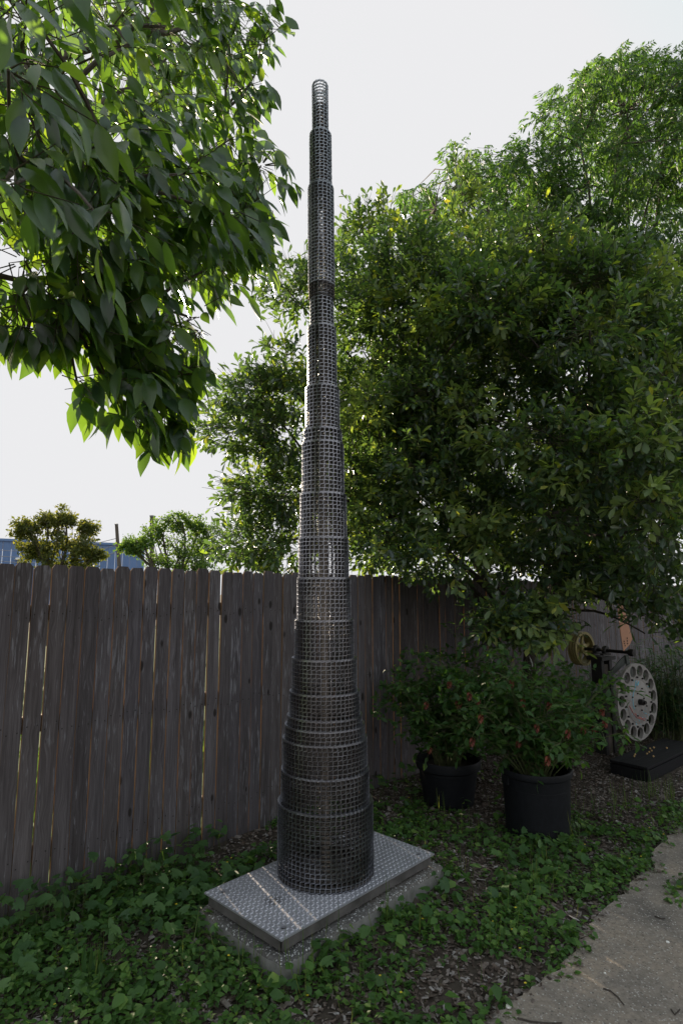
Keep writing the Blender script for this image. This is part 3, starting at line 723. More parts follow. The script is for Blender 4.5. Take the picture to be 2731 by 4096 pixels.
for tgt, r0 in ((at(520, 250, 3.2), .05), (at(560, 470, 2.9), .05), (at(520, 30, 3.6), .05), (at(330, 700, 2.5), .03), (at(300, 100, 2.2), .04), (at(200, 400, 1.9), .035), (at(150, 650, 2.1), .03), (at(400, 120, 4.4), .045), (Vector((-3.2, 3.0, 4.5)), .05), (Vector((-3.4, .6, 4.2)), .05), (Vector((-1.8, 2.6, 5.0)), .05)):
    mains.append(limb(wood, trunk_top + Vector((0, 0, random.uniform(.35, .8))), tgt, r0, .007, .07, 10, 7))
nodes = [p for ln in mains for p in ln[3:]]
LP, LA, LN_, LS, twA, twB = [], [], [], [], [], []
bc = []
for (x, y, Y, r_, n) in [(600, 100, 3.2, .28, 26), (560, 200, 3.0, .28, 28), (600, 380, 2.8, .22, 24), (560, 480, 2.7, .28, 30), (590, 560, 2.8, .2, 20), (500, 600, 2.6, .22, 24), (440, 560, 2.5, .25, 26), (520, 320, 3.1, .28, 30), (430, 380, 2.7, .3, 34), (620, 40, 3.4, .22, 18), (500, 40, 3.3, .3, 28), (380, 760, 2.3, .22, 26), (420, 860, 2.25, .18, 24), (370, 940, 2.2, .18, 24), (250, 880, 2.1, .17, 22), (300, 920, 2.2, .18, 22), (400, 1010, 2.25, .1, 12), (440, 730, 2.3, .1, 10), (180, 890, 2.1, .08, 8), (320, 820, 2.3, .2, 20), (40, 700, 2.0, .2, 24), (110, 760, 2.05, .16, 22), (50, 810, 2.1, .12, 14), (180, 740, 2.1, .2, 26), (230, 780, 2.2, .14, 16), (250, 700, 2.2, .2, 26), (-30, 780, 2.1, .16, 16), (455, 760, 2.35, .1, 14), (450, 860, 2.3, .1, 14), (400, 1030, 2.25, .1, 14), (440, 930, 2.3, .1, 12), (290, 960, 2.15, .1, 12),
        (340, 560, 2.2, .25, 30), (240, 620, 2.1, .26, 32), (140, 700, 2.0, .24, 30), (60, 760, 2.1, .2, 22), (60, 600, 1.9, .25, 26), (300, 440, 2.2, .26, 30), (180, 500, 1.85, .25, 26), (80, 420, 1.75, .25, 24), (60, 250, 1.7, .26, 22), (180, 330, 1.9, .28, 26), (300, 280, 2.4, .3, 30), (150, 160, 1.9, .3, 24), (60, 60, 1.7, .25, 16), (250, 60, 2.3, .3, 24), (380, 180, 2.8, .3, 30), (400, 60, 3.0, .3, 26), (-80, 300, 1.9, .35, 26), (-100, 600, 2.0, .35, 26), (-60, 0, 1.9, .35, 20), (20, 160, 1.25, .10, 5), (40, 420, 1.3, .08, 4), (230, 500, 1.45, .08, 5), (60, 20, 1.15, .08, 4), (500, 490, 2.1, .10, 8), (420, 400, 2.0, .1, 7)]:
    bc.append((np.array(at(x, y, Y)), np.array([r_, r_, r_ * .8]), n))
for k in range(26):                                # deeper part of the crown
    x, y = rng.uniform(-150, 600), rng.uniform(-350, 720); Y = rng.uniform(3.0, 4.6)
    p = np.array(at(x, y, Y))
    if p[2] < 2.3 or fence_side(p[0], p[1]) < -1.3: continue
    bc.append((p, np.array([.42, .42, .34]), 30))
for k in range(12):                                # outside the frame, over the bed
    p = np.array([rng.uniform(-4.2, -1.6), rng.uniform(-.6, 1.6), rng.uniform(2.6, 5.4)])
    x, y, dd = proj(p)
    if -250 < x < 1650 and dd > .3 and y > -250: continue
    if fence_side(p[0], p[1]) < -1.0: continue
    bc.append((p, np.array([.45, .45, .4]), 22))
for c, r3, n in bc:
    cv = Vector(c); nd = min(nodes, key=lambda p: (p - cv).length)
    limb(wood, nd, cv, .010, .004, .10, 5, 5)
    d = rand_dir(n); base = c + d * r3 * (rng.uniform(0, 1, (n, 1)) ** .5)
    tdir = unit(d * .5 + np.array([.35, .0, -.35]) + rng.normal(0, .35, (n, 3))); tl_ = rng.uniform(.10, .22, n); tip = base + tdir * tl_[:, None]
    twA.append(c + (base - c) * .2); twB.append(base); twA.append(base); twB.append(tip)
    m = 7
    fr = np.linspace(.1, 1, m)[None, :, None]; pos = base[:, None] + (tip - base)[:, None] * fr
    h = np.where(np.abs(tdir[:, 2:3]) < .9, np.array([[0, 0, 1.]]), np.array([[1., 0, 0]]))
    u = unit(np.cross(tdir, h)); w = np.cross(tdir, u); ang = np.arange(m)[None] * 2.6 + rng.uniform(0, 6.28, (n, 1))
    rad_ = u[:, None] * np.cos(ang)[..., None] + w[:, None] * np.sin(ang)[..., None]
    ax = unit(tdir[:, None] * .5 + rad_ * .5 + np.array([.15, 0, -.75]) + rng.normal(0, .12, (n, m, 3)))
    nr = unit(rad_ * .5 + np.array([.2, -.45, .5]) + rng.normal(0, .4, (n, m, 3)))
    LP.append(pos.reshape(-1, 3)); LA.append(ax.reshape(-1, 3)); LN_.append(nr.reshape(-1, 3)); LS.append(rng.uniform(.7, 1.15, n * m))
LP, LA, LN_, LS = map(np.concatenate, (LP, LA, LN_, LS))
x, y, dd = proj(LP + LA * .085); k = inpolyj(x, y, BIG_POLY, 8.0) & (np.linalg.norm(LP - np.array([0, 0, EYE]), axis=1) > .95) & (rng.uniform(size=len(LP)) < np.where(y > 640, .44, np.where(dd > 2.9, .5, .54)))
x0, y0, _ = proj(LP); k |= (rng.uniform(size=len(LP)) < .22) & (y0 > 100) & (x0 > 100) & (y < 1075); k &= inpolyj(x0, y0, BIG_POLY, 10.0); hole = np.sin(x0 / 21 + 1.5 * np.sin(y0 / 33)) * np.sin(y0 / 19 + 1.2 * np.sin(x0 / 29)); k &= ~((y0 > 600) & (hole > .28) & (rng.uniform(size=len(LP)) < .85)); k &= np.linalg.norm(LP - np.array([0, 0, EYE]), axis=1) > .95
LP, LA, LN_, LS = LP[k], LA[k], LN_[k], LS[k]
print('big leaves', len(LP))
big_tpl = leaf_tpl(.132, .050, [(.10, .42), (.28, .86), (.5, 1.0), (.7, .74), (.86, .34)], .28, .16)
twA, twB = np.concatenate(twA), np.concatenate(twB); x, y, _ = proj(twB); k = inpoly(x, y, BIG_POLY); x, y, _ = proj((twA + twB) / 2); k &= inpoly(x, y, BIG_POLY); k &= np.linalg.norm(twB - twA, axis=1) < .26
tw = link('twigs', prisms('twigs', twA[k], twB[k], .0028, .0014, M['twig'])); world_child(tw, bigt); tag(tw, kind='stuff')
world_child(wood.build('trunk', M['bark2'], None, True), bigt)
split_leaves(bigt, big_tpl, LP, LA, LN_, LS, M['leaf_big'], 300, 'leaf', 'crown')

# ------------------------------------------------------------------ drooping tree beyond the fence on the right
PIST_POLY = [(930, 520), (925, 450), (960, 420), (1005, 425), (1008, 350), (1035, 312), (1075, 308), (1135, 335), (1130, 370), (1165, 325), (1212, 290), (1210, 240), (1250, 200), (1300, 185), (1345, 160), (1400, 120), (1500, 85), (1560, 85), (2000, 60), (2000, 900), (930, 900)]
pb = Vector((5.9, 12.6, 0)); pist = empty('drooping_tree', pb, 'tall tree with fine drooping leaflets rising behind the fence at upper right', 'tree')
wood = MB(); ptop = pb + Vector((.1, 0, 2.4)); wood.tube([pb, pb + Vector((-.05, 0, 1.2)), ptop], [.2, .17, .16], 10)
mains = []
for tgt, r0 in ((at(1440, 250, 12.5), .09), (at(1330, 330, 12.0), .08), (at(1250, 420, 11.5), .07), (at(1560, 200, 13.0), .09), (at(1080, 400, 11.0), .06), (at(1000, 480, 11.0), .06), (at(1500, 420, 12.5), .08), (at(1420, 330, 11.5), .07), (at(1650, 350, 12.5), .08)):
    mains.append(limb(wood, ptop - Vector((0, 0, random.uniform(0, .5))), tgt, r0, .02, .10, 9, 7))
nodes = [p for ln in mains for p in ln[4:]]
LP, LA, LN_, LS, twA, twB = [], [], [], [], [], []
cnt = 0
while cnt < 400:
    x, y, Y = rng.uniform(930, 1900), rng.uniform(80, 780), rng.uniform(10.6, 14.0)
    if not inpoly(np.array([x]), np.array([y]), PIST_POLY)[0]: continue
    c = np.array(at(x, y, Y)); cnt += 1
    cv = Vector(c); nd = min(nodes, key=lambda p: (p - cv).length); limb(wood, nd, cv, .018, .006, .1, 4, 4)
    n = 30; d = rand_dir(n); base = c + d * np.array([.42, .42, .3]) * (rng.uniform(0, 1, (n, 1)) ** .4)
    tdir = unit(d * .6 + np.array([0, 0, -.25]) + rng.normal(0, .3, (n, 3))); tip = base + tdir * rng.uniform(.22, .34, n)[:, None] + np.array([0, 0, -.1])
    twA.append(base); twB.append(tip); tdir = unit(tip - base)
    m = 12; fr = (np.arange(m) // 2 + 1) / (m / 2); pos = base[:, None] + (tip - base)[:, None] * fr[None, :, None]
    side = unit(np.cross(tdir, np.array([0, 0, 1.]) + rng.normal(0, .3, (n, 3)))); sg = np.where(np.arange(m) % 2 == 0, 1, -1)[None, :, None]
    ax = unit(side[:, None] * sg * .8 + tdir[:, None] * .55 + np.array([0, 0, -.45]) + rng.normal(0, .15, (n, m, 3)))
    nr = unit(np.array([0, 0, 1.]) + rng.normal(0, .5, (n, m, 3)))
    LP.append(pos.reshape(-1, 3)); LA.append(ax.reshape(-1, 3)); LN_.append(nr.reshape(-1, 3)); LS.append(rng.uniform(.8, 1.2, n * m))
LP, LA, LN_, LS = map(np.concatenate, (LP, LA, LN_, LS)); x, y, _ = proj(LP); k = inpolyj(x, y, PIST_POLY, 17.0) & (x < 1760); LP, LA, LN_, LS = LP[k], LA[k], LN_[k], LS[k]
print('pist', len(LP))
ptpl = leaf_tpl(.125, .038, [(.4, 1.0)], .25, .15)
world_child(wood.build('trunk', M['bark2'], None, True), pist)
twA, twB = np.concatenate(twA), np.concatenate(twB); x, y, _ = proj(twB); k = inpolyj(x, y, PIST_POLY, 17.0) & (x < 1760); x, y, _ = proj(twA); k &= inpolyj(x, y, PIST_POLY, 17.0); twA, twB = twA[k], twB[k]; tw = link('twigs', prisms('twigs', twA, twB, .004, .002, M['twig'])); world_child(tw, pist); tag(tw, kind='stuff')
cr = link('crown', leaves_mesh('crown', ptpl, LP, LA, LN_, LS, M['leaf_pist'])); world_child(cr, pist); tag(cr, kind='stuff')

# ------------------------------------------------------------------ two far trees, far shrubs
def far_tree(name, base, label, lobes, leaf, n_each, tsize, mat, trunk_r, limbs):
    t = empty(name, base, label, 'tree', 'small trees beyond the fence'); wood = MB(); base = Vector(base); top = base + Vector((0, 0, limbs))
    wood.tube([base, base + Vector((.05, 0, limbs * .6)), top], [trunk_r, trunk_r * .8, trunk_r * .7], 8)
    P = []; A = []; B = []
    for (x, y, Y, rx, rz) in lobes:
        c = np.array(at(x, y, Y)); pts = limb(wood, top - Vector((0, 0, random.uniform(0, .6))), c, trunk_r * .45, .02, .1, 6, 5)
        for q in range(7):
            s0 = random.choice(pts[2:]); e = Vector(c + rand_dir(1)[0] * np.array([rx, rx, rz]) * .85); limb(wood, s0, e, .018, .006, .1, 4, 4)
        m = 16; sc = c + rand_dir(m) * np.array([rx, rx, rz]) * (rng.uniform(0, 1, (m, 1)) ** .5)
        for s_ in sc:
            k = n_each // m; P.append(s_ + rng.normal(0, 1, (k, 3)) * np.array([rx, rx, rz]) * .16)
    P = np.concatenate(P); n = len(P)
    cr = link('crown', leaves_mesh('crown', leaf_tpl(tsize, tsize * .5, [(.5, 1.0)], .2, .1), P, rand_dir(n) + np.array([0, 0, -.2]), rand_dir(n) + np.array([0, 0, .6]), rng.uniform(.7, 1.2, n), mat))
    world_child(wood.build('trunk', M['bark2'], None, True), t); world_child(cr, t); tag(cr, kind='stuff'); return t
b1 = at(125, 1330, 19); b1.z = 0
far_tree('shade_tree', b1, 'round brownish green tree in front of the blue building at left', [(60, 1215, 18.5, .5, .4), (110, 1200, 19, .6, .4), (150, 1190, 19, .5, .4), (195, 1215, 19.5, .5, .45), (130, 1250, 19, .8, .5), (80, 1265, 19, .6, .5), (185, 1265, 19, .7, .5), (215, 1275, 19, .4, .3), (150, 1300, 19, .9, .4)], None, 1000, .13, M['leaf_far'], .16, 2.0)
b2 = at(400, 1330, 16); b2.z = 0
far_tree('airy_tree', b2, 'airy fine-leaved tree behind the fence between blue building and mesh tower', [(330, 1240, 15.5, .45, .4), (300, 1258, 15.5, .3, .25), (370, 1215, 16, .5, .4), (420, 1200, 16, .55, .3), (460, 1210, 16.5, .5, .35), (420, 1250, 16, .7, .45), (480, 1250, 16.5, .5, .45), (380, 1290, 16, .7, .4), (450, 1300, 16, .7, .4)], None, 1050, .09, M['leaf_far2'], .12, 2.0)

# weeds and shrubs seen through the gaps of the fence
n = 2600; ss = rng.uniform(-3, 9, n); off = rng.uniform(.35, 1.6, n)
P = np.stack([F0.x + FD.x * ss - FN.x * off, F0.y + FD.y * ss - FN.y * off, rng.uniform(.03, .55, n) ** 1.0], -1)
tag(link('weeds', leaves_mesh('weeds', leaf_tpl(.22, .05, [(.5, 1.0)], .2, .3), P, rand_dir(n) * .5 + np.array([0, 0, .8]), rand_dir(n), rng.uniform(.6, 1.3, n), M['leaf_far2'])), 'rank sunlit weeds growing along the far side of the fence', 'weeds', kind='stuff')

# ------------------------------------------------------------------ blue building, poles, cables
bA, bB = at(-160, 1236, 46), at(332, 1262, 54); bA.z = bB.z = 0
bl = (bB - bA).length; brz = math.atan2(bB.y - bA.y, bB.x - bA.x); topz = (at(20, 1240, 47.5).z)
bld = empty('metal_building', bA, 'long blue metal building beyond the fence at far left', 'building', rz=brz)
npan = 26; pw = bl / npan
pme = None
for k in range(npan):
    if pme is None:
        mb = MB(); mb.box((pw / 2, 0, topz / 2), (pw - .03, .08, topz))
        for q in range(3): mb.box(((q + .5) * pw / 3, -.055, topz / 2), (.06, .034, topz - .06))
        o = mb.build('wall_panel', M['bldg'], bld); pme = o.data
    else: o = link('wall_panel', pme, bld)
    o.location = (k * pw, 0, 0)
mb = MB(); mb.box((bl / 2, -.02, topz + .1), (bl + .3, .3, .2)); mb.build('roof_trim', M['bldg'], bld)
mb = MB(); mb.box((bl / 2, 5.05, topz + .02), (bl, 9.9, .12)); mb.build('roof', M['white'], bld)
mb = MB(); mb.box((bl + .02, 5, topz / 2), (.08, 9.8, topz)); mb.build('end_wall', M['bldg'], bld)
wx = (at(262, 1300, 52).x - bA.x) / math.cos(brz); wz = 2.9
fr_ = MB()
for (cx, cz, sx, sz) in ((0, .75, 1.1, .12), (0, -.75, 1.1, .12), (-.5, 0, .12, 1.4), (.5, 0, .12, 1.4)): fr_.box((cx, 0, cz), (sx, .12, sz))
w_ = fr_.build('window', M['white'], bld); w_.location = (wx, -.14, wz)
mb = MB(); mb.box((0, 0, 0), (.88, .04, 1.38)); mb.build('pane', M['pane'], w_)
mb = MB(); mb.lathe([(0, .14), (.2, .12), (.28, 0), (.2, -.1), (0, -.12)], 12); lm = mb.build('wall_lamp', M['white'], bld, True); lm.location = ((at(27, 1283, 48).x - bA.x) / math.cos(brz), -.32, at(27, 1283, 48).z)
def pole(x0, y0, x1, y1, Y, label):
    a, b = at(x0, y0, Y), at(x1, y1, Y); d = (b - a) / (a.z - b.z); base = b + d * b.z
    p = empty('utility_pole', (base.x, base.y, 0), label, 'pole'); mb = MB(); mb.tube([(0, 0, 0), tuple(a - Vector((base.x, base.y, 0)))], [.14, .10], 10); mb.build('shaft', M['pole'], p, True)
    mb = MB(); mb.lathe([(.001, .06), (.11, .03), (.115, -.03)], 10, Matrix.Translation(a - Vector((base.x, base.y, 0)))); mb.build('pole_cap', M['wire'], p, True); return a
pa = pole(268, 1204, 275, 1310, 36, 'leaning bare wooden utility pole beside the blue building')
pbp = pole(349, 1185, 350, 1300, 30, 'upright wooden utility pole half hidden in the airy tree')
for k, (y0, y1) in enumerate(((1256, 1254), (1269, 1266), (1279, 1275))):
    a, b = at(-60, y0, 38), at(52, y1, 36.5); mb = MB()
    pts = [a + (pa + Vector((0, 0, -.9 - .45 * k)) - a) * f_ + Vector((0, 0, -.5 * 4 * f_ * (1 - f_))) for f_ in np.linspace(0, 1, 12)]
    mb.tube(pts, .02, 5); tag(mb.build('power_line', M['wire']), ['topmost', 'middle', 'lowest'][k] + ' of the three power lines left of the leaning pole', 'cable', 'power lines')

# ------------------------------------------------------------------ pots and shrubs
pot1, pot2 = onz(1030, 1842), onz(1235, 1912)
def make_pot(loc, rt, rb, h, label, lip):
    p = empty('plant_pot', loc, label, 'pot', 'black plant pots'); mb = MB()
    prof = [(rb * .2, .004), (rb, .004), (rb + .006, .02)] + [(rb + (rt - rb) * f_, h * f_) for f_ in (.15, .35, .6, .8)] + [(rt, h - lip), (rt + .012, h - lip + .008), (rt + .016, h - .012), (rt + .01, h), (rt - .006, h - .004), (rt - .014, h - .05), (rb + (rt - rb) * .75, h * .72)]
    mb.lathe(prof, 40); mb.build('wall', M['pot'], p, True)
    mb = MB(); mb.lathe([(0.001, h * .80), (.5 * rt, h * .80 + .012), (rt * .93, h * .79)], 24); mb.build('potting_soil', M['potting'], p, True)
    if lip < .06:
        for s_ in (0, 1): 
            mb = MB(); a = .3 + s_ * math.pi; mb.box((math.cos(a) * (rt + .012), math.sin(a) * (rt + .012), h - .07), (.014, .07, .05), Matrix.Rotation(a, 3, 'Z')); mb.build('handle', M['pot'], p)
    return p
make_pot(pot1, .25, .195, .345, 'squat tapered black pot nearer the fence, holding a dark shrub', .075)
make_pot(pot2, .235, .215, .445, 'taller straight-sided black pot in front, holding a red-tipped shrub', .05)
shr_tpl = leaf_tpl(.062, .034, [(.35, 1.0), (.7, .7)], .25, .18)
def shrub(loc, z0, label, stems, R0, hmax, skew, nleaf=15, flowers=16):
    t = empty('potted_shrub', (loc.x, loc.y, z0), label, 'shrub', 'potted shrubs'); wood = MB(); P, A, B = [], [], []; tips = []
    for k in range(stems):
        a = random.uniform(0, 6.28); r0 = random.uniform(0, .09); L = random.uniform(.55, 1.0); out = random.uniform(.1, 1.0) ** .8 * R0
        p0 = Vector((loc.x + r0 * math.cos(a), loc.y + r0 * math.sin(a), z0 - .03)); p1 = Vector((loc.x + out * math.cos(a) + skew[0], loc.y + out * math.sin(a) * .8 + skew[1], z0 + hmax * L * (1 - .35 * (out / R0) ** 2)))
        mid = p0.lerp(p1, .5) + Vector((0, 0, .16 * hmax)); pts = [p0 * (1 - f_) ** 2 + mid * 2 * f_ * (1 - f_) + p1 * f_ ** 2 for f_ in np.linspace(0, 1, 8)]
        if fence_side(p1.x, p1.y) < .1: continue
        wood.tube(pts, [.005, .0045, .004, .0035, .003, .0025, .002, .0015], 4)
        for q in range(10):
            i0 = random.randrange(2, 8); s0 = pts[i0]; dr = Vector((random.gauss(0, 1), random.gauss(0, 1), random.gauss(.25, .6))).normalized() * random.uniform(.10, .26); e = s0 + dr + Vector((0, 0, -.03))
            if fence_side(e.x, e.y) < .04: continue
            wood.tube([s0, s0.lerp(e, .5) + Vector((0, 0, .02)), e], [.002, .0015, .001], 3)
            if random.random() < .2: tips.append(e)
            m = random.randint(5, 9)
            for f_ in np.linspace(.2, 1, m):
                P.append(s0.lerp(e, f_)); dd = Vector((random.gauss(0, 1), random.gauss(0, 1), random.gauss(-.15, .5))); A.append((dr.normalized() * .5 + dd.normalized() * .9)); B.append((random.gauss(0, .4), random.gauss(-.1, .4), 1))
    P, A, B = np.array(P), np.array(A), np.array(B); print('shrub', len(P))
    world_child(wood.build('stems', M['stem'], None, True), t)
    split_leaves(t, shr_tpl, P, A, B, rng.uniform(.6, 1.15, len(P)), M['leaf_shrub'], 250, 'leaf', 'foliage', lambda x, y, d: behind_tower(x, y, d))
    random.shuffle(tips); tips.sort(key=lambda p: p.y)
    for e in tips[:flowers]:
        pn, an, bn = [], [], []
        for q in range(12):
            pn.append(np.array(e) + np.array([0, 0, -.004 * q])); a = q * 1.9; an.append((math.cos(a) * .7, math.sin(a) * .7, -.6)); bn.append((math.cos(a), math.sin(a), .8))
        o = link('red_bract', leaves_mesh('red_bract', leaf_tpl(.034, .019, [(.5, 1.0)], .3, .2), np.array(pn), np.array(an), np.array(bn), np.full(12, 1.0), M['bract'])); world_child(o, t)
    return t
shrub(pot1, .28, 'dark leafy shrub in the squat pot, beside the fence', 60, .62, 1.08, (-.06, 0), flowers=6)
shrub(pot2, .36, 'leafy shrub with red bracts in the taller front pot', 70, .72, .93, (.0, .02), flowers=15)

# ------------------------------------------------------------------ kinetic sculpture, disc and platform
na = R(-55); nv = Vector((math.cos(na), math.sin(na), 0)); tv_ = Vector((-nv.y, nv.x, 0))       # tv_: to the right along the disc face
disc_c = at(1461, 1611, 6.1)
post_c = disc_c - nv * .36; post_c.z = 0
sc_ = empty('kinetic_sculpture', post_c, 'scrap metal sculpture with yellow pulley, copper blade and pierced disc', 'sculpture')
def wc(o): return world_child(o, sc_)
BASIS = Matrix((tv_, Vector((0, 0, 1)), nv)).transposed()               # local x right, y up, z out of the face
zup = at(1352, 1497, 6.5).z
mb = MB()
for sx in (-.075, .075): mb.box(post_c + tv_ * sx + Vector((0, 0, (zup - .07) / 2)), (.05, .12, zup - .07), BASIS @ Matrix.Rotation(R(-90), 3, 'X'))
wc(mb.build('post', M['post'], None))
mb = MB(); mb.box(post_c + Vector((0, 0, (zup - .12) / 2)), (.098, .09, zup - .12), BASIS @ Matrix.Rotation(R(-90), 3, 'X')); wc(mb.build('timber_core', M['postwood'], None))
mb = MB(); mb.box(post_c + Vector((0, 0, zup - .05)), (.26, .04, .18), BASIS); wc(mb.build('cap_plate', M['post'], None))
# top shaft runs along the face direction
shaft_a = Vector((post_c.x, post_c.y, zup + .03)) - nv * .26; shaft_b = Vector((post_c.x, post_c.y, zup + .03)) + nv * .36
mb = MB(); mb.tube([shaft_a, shaft_b], .018, 12); wc(mb.build('shaft', M['bolt'], None, True))
for k in (-.055, .055):
    c = Vector((post_c.x, post_c.y, zup + .03)) + nv * k; Mx = Matrix.Translation(c) @ BASIS.to_4x4(); mb = MB()
    mb.lathe([(.02, -.02), (.045, -.02), (.05, -.01), (.05, .01), (.045, .02), (.02, .02)], 18, Mx, True); mb.box(c + Vector((0, 0, -.04)), (.15, .02, .036), BASIS); wc(mb.build('bearing', M['post'], None, True))
# yellow pulley: grooved rim, hub, six spokes
pc = shaft_a + nv * .03; Mx = Matrix.Translation(pc) @ BASIS.to_4x4(); pr = .185
mb = MB(); prof = [(pr - .03, -.05), (pr, -.05)]
for g in range(3): prof += [(pr, -.045 + g * .032), (pr - .018, -.034 + g * .032), (pr, -.021 + g * .032)]
prof += [(pr, .05), (pr - .03, .05)]
mb.lathe(prof, 44, Mx, True); pu = wc(mb.build('pulley', M['pulley'], None, True))
def sub(o, par): o.parent = par; o.matrix_basis = Matrix.Identity(4); return o
mb = MB(); mb.lathe([(.018, -.045), (.05, -.045), (.055, .04), (.018, .045)], 24, Mx, True); sub(mb.build('pulley_hub', M['pulley'], None, True), pu)
for k in range(6):
    a = k * math.pi / 3 + .3; Ms = Mx @ Matrix.Rotation(a, 4, 'Z'); mb = MB(); mb.box((0, 0, 0), (.115, .032, .022)); o = mb.build('spoke', M['pulley'], None); o.data.transform(Ms @ Matrix.Translation((.104, 0, 0))); sub(o, pu)
# propeller on the other end of the shaft
hub = shaft_b - nv * .02
mb = MB(); mb.lathe([(.0, .03), (.035, .028), (.04, 0), (.035, -.028), (.0, -.03)], 14, Matrix.Translation(hub) @ BASIS.to_4x4()); wc(mb.build('propeller_hub', M['bolt'], None, True))
def blade(pts2, Y, name, mat, th=.006):
    f_ = [at(x, y, Y) for x, y in pts2]; b_ = [p - nv * th for p in f_]; k = len(f_); mb = MB()
    mb.add(f_ + b_, [tuple(range(k)), tuple(range(2 * k - 1, k - 1, -1))] + [(i, (i + 1) % k, k + (i + 1) % k, k + i) for i in range(k)]); return wc(mb.build(name, mat, None))
HY = hub.y - .01
def c6(x, y): return ((2250 + x * .319) / KD, (2400 + y * .319) / KD)
hx6 = proj(np.array(hub)); sx6, sy6 = hx6[0] - c6(700, 660)[0], hx6[1] - c6(700, 660)[1]
def b6(L): return [(c6(x, y)[0] + sx6 * .6, c6(x, y)[1] + sy6 * .6) for x, y in L]
bl_ = blade(b6([(600, 20), (640, 40), (700, 200), (745, 380), (775, 490), (740, 560), (665, 640), (645, 520), (618, 330), (595, 150)]), HY, 'copper_blade', M['copper'])
for (x, y) in ((708, 478), (668, 518), (710, 512), (673, 545), (712, 545), (681, 573)):
    p = at(*b6([(x, y)])[0], HY) + nv * .003; mb = MB(); mb.lathe([(.0, .003), (.007, .002), (.008, 0)], 8, Matrix.Translation(p) @ BASIS.to_4x4()); sub(mb.build('rivet', M['bolt'], None), bl_)
bl_['label'] = 'pale copper propeller blade with rivets'
blade(b6([(720, 690), (740, 730), (690, 800), (560, 920), (340, 1165), (275, 1165), (290, 1120), (480, 920), (640, 740), (690, 690)]), HY, 'dark_blade', M['armmetal'], .012)
blade(b6([(690, 700), (715, 690), (770, 880), (775, 960), (740, 960)]), HY - .02, 'dark_blade', M['armmetal'], .012)
# pierced disc
DR, DT, NH = .378, .034, 15
Md = Matrix.Translation(disc_c) @ BASIS.to_4x4()
mb = MB(); ringr, hr = .305, .056
def disc_profile():
    nseg = NH * 12; vs_ = []; fcs = []
    bm = bmesh.new(); lay = []
    for z in (DT / 2, -DT / 2):
        out = [bm.verts.new((DR * math.cos(2 * math.pi * k / 90), DR * math.sin(2 * math.pi * k / 90), z)) for k in range(90)]
        ed = [bm.edges.new((out[i], out[(i + 1) % 90])) for i in range(90)]; hs = []
        for h in range(NH):
            a = 2 * math.pi * h / NH + .1; cx, cy = ringr * math.cos(a), ringr * math.sin(a); h_ = [bm.verts.new((cx + hr * math.cos(2 * math.pi * k / 20), cy + hr * math.sin(2 * math.pi * k / 20), z)) for k in range(20)]
            ed += [bm.edges.new((h_[i], h_[(i + 1) % 20])) for i in range(20)]; hs.append(h_)
        bmesh.ops.triangle_fill(bm, use_beauty=True, use_dissolve=False, edges=ed); lay.append((out, hs))
    (o1, h1), (o2, h2) = lay
    for i in range(90): bm.faces.new((o1[i], o1[(i + 1) % 90], o2[(i + 1) % 90], o2[i]))
    for a, b in zip(h1, h2):
        for i in range(20): bm.faces.new((a[i], b[i], b[(i + 1) % 20], a[(i + 1) % 20]))
    bmesh.ops.recalc_face_normals(bm, faces=bm.faces); me = bpy.data.meshes.new('pierced_disc'); bm.to_mesh(me); bm.free(); return me
dme = disc_profile(); dme.transform(Md); dme.materials.append(M['cast']); dk = wc(link('pierced_disc', dme))
dk['label'] = 'pale round metal disc pierced by a ring of holes'
mb = MB(); mb.lathe([(0.001, DT / 2 + .010), (.205, DT / 2 + .008), (.215, DT / 2 + .001)], 48, Md); sub(mb.build('raised_face', M['cast'], None, True), dk)
mb = MB(); mb.lathe([(0.001, .095), (.018, .095), (.018, .075), (.03, .072), (.03, .03)], 16, Md); sub(mb.build('hub_nut', M['bolt'], None, True), dk)
for k in range(NH):
    a = 2 * math.pi * (k + .5) / NH + .1; mb = MB(); mb.lathe([(.001, DT / 2 + .016), (.009, DT / 2 + .015), (.010, DT / 2 + .0005)], 6, Md @ Matrix.Translation((.243 * math.cos(a), .243 * math.sin(a), 0))); sub(mb.build('bolt', M['bolt'], None), dk)
for k in range(8):
    a = k * .8 + .3; rr_ = .09 + .05 * (k % 2); mb = MB(); mb.lathe([(.001, DT / 2 + .022), (.007, DT / 2 + .021), (.008, DT / 2 + .006)], 6, Md @ Matrix.Translation((rr_ * math.cos(a), rr_ * math.sin(a), 0))); sub(mb.build('bolt', M['bolt'], None), dk)
def trace(pts, mat, w=.0035, z=DT / 2 + .011):
    mb = MB(); mb.tube([Md @ Vector((x, y, z)) for x, y in pts], w, 5); sub(mb.build('paint_trace', mat, None, True), dk)
trace([(-.03, .215), (-.05, .19), (-.06, .14), (-.10, .10), (-.12, .04), (-.12, -.03), (-.10, -.06)], M['paint_blue'])
trace([(-.02, .19), (-.03, .17), (-.02, .16), (.0, .18), (.01, .20)], M['paint_blue'], .005)
trace([(-.19, -.02), (-.13, -.10), (-.06, -.15), (.02, -.17), (.08, -.19)], M['paint_red'])
trace([(-.10, -.10), (-.02, -.15), (.05, -.165), (.10, -.18)], M['paint_red'])
for k in range(40):
    a = random.uniform(-2.2, -.6) if k < 26 else random.uniform(0, 6.28); rr_ = random.uniform(.12, .24); z = DT / 2 + (.0095 if rr_ < .2 else .001)
    x, y = rr_ * math.cos(a), rr_ * math.sin(a)
    if .2 < rr_ < .218: continue
    trace([(x, y), (x + random.uniform(-.012, .012), y + random.uniform(-.012, .012))], M['paint_blue'], random.uniform(.002, .004), z)
mb = MB(); mb.tube([disc_c - nv * .04, disc_c - nv * .33], .022, 12); wc(mb.build('disc_axle', M['bolt'], None, True))
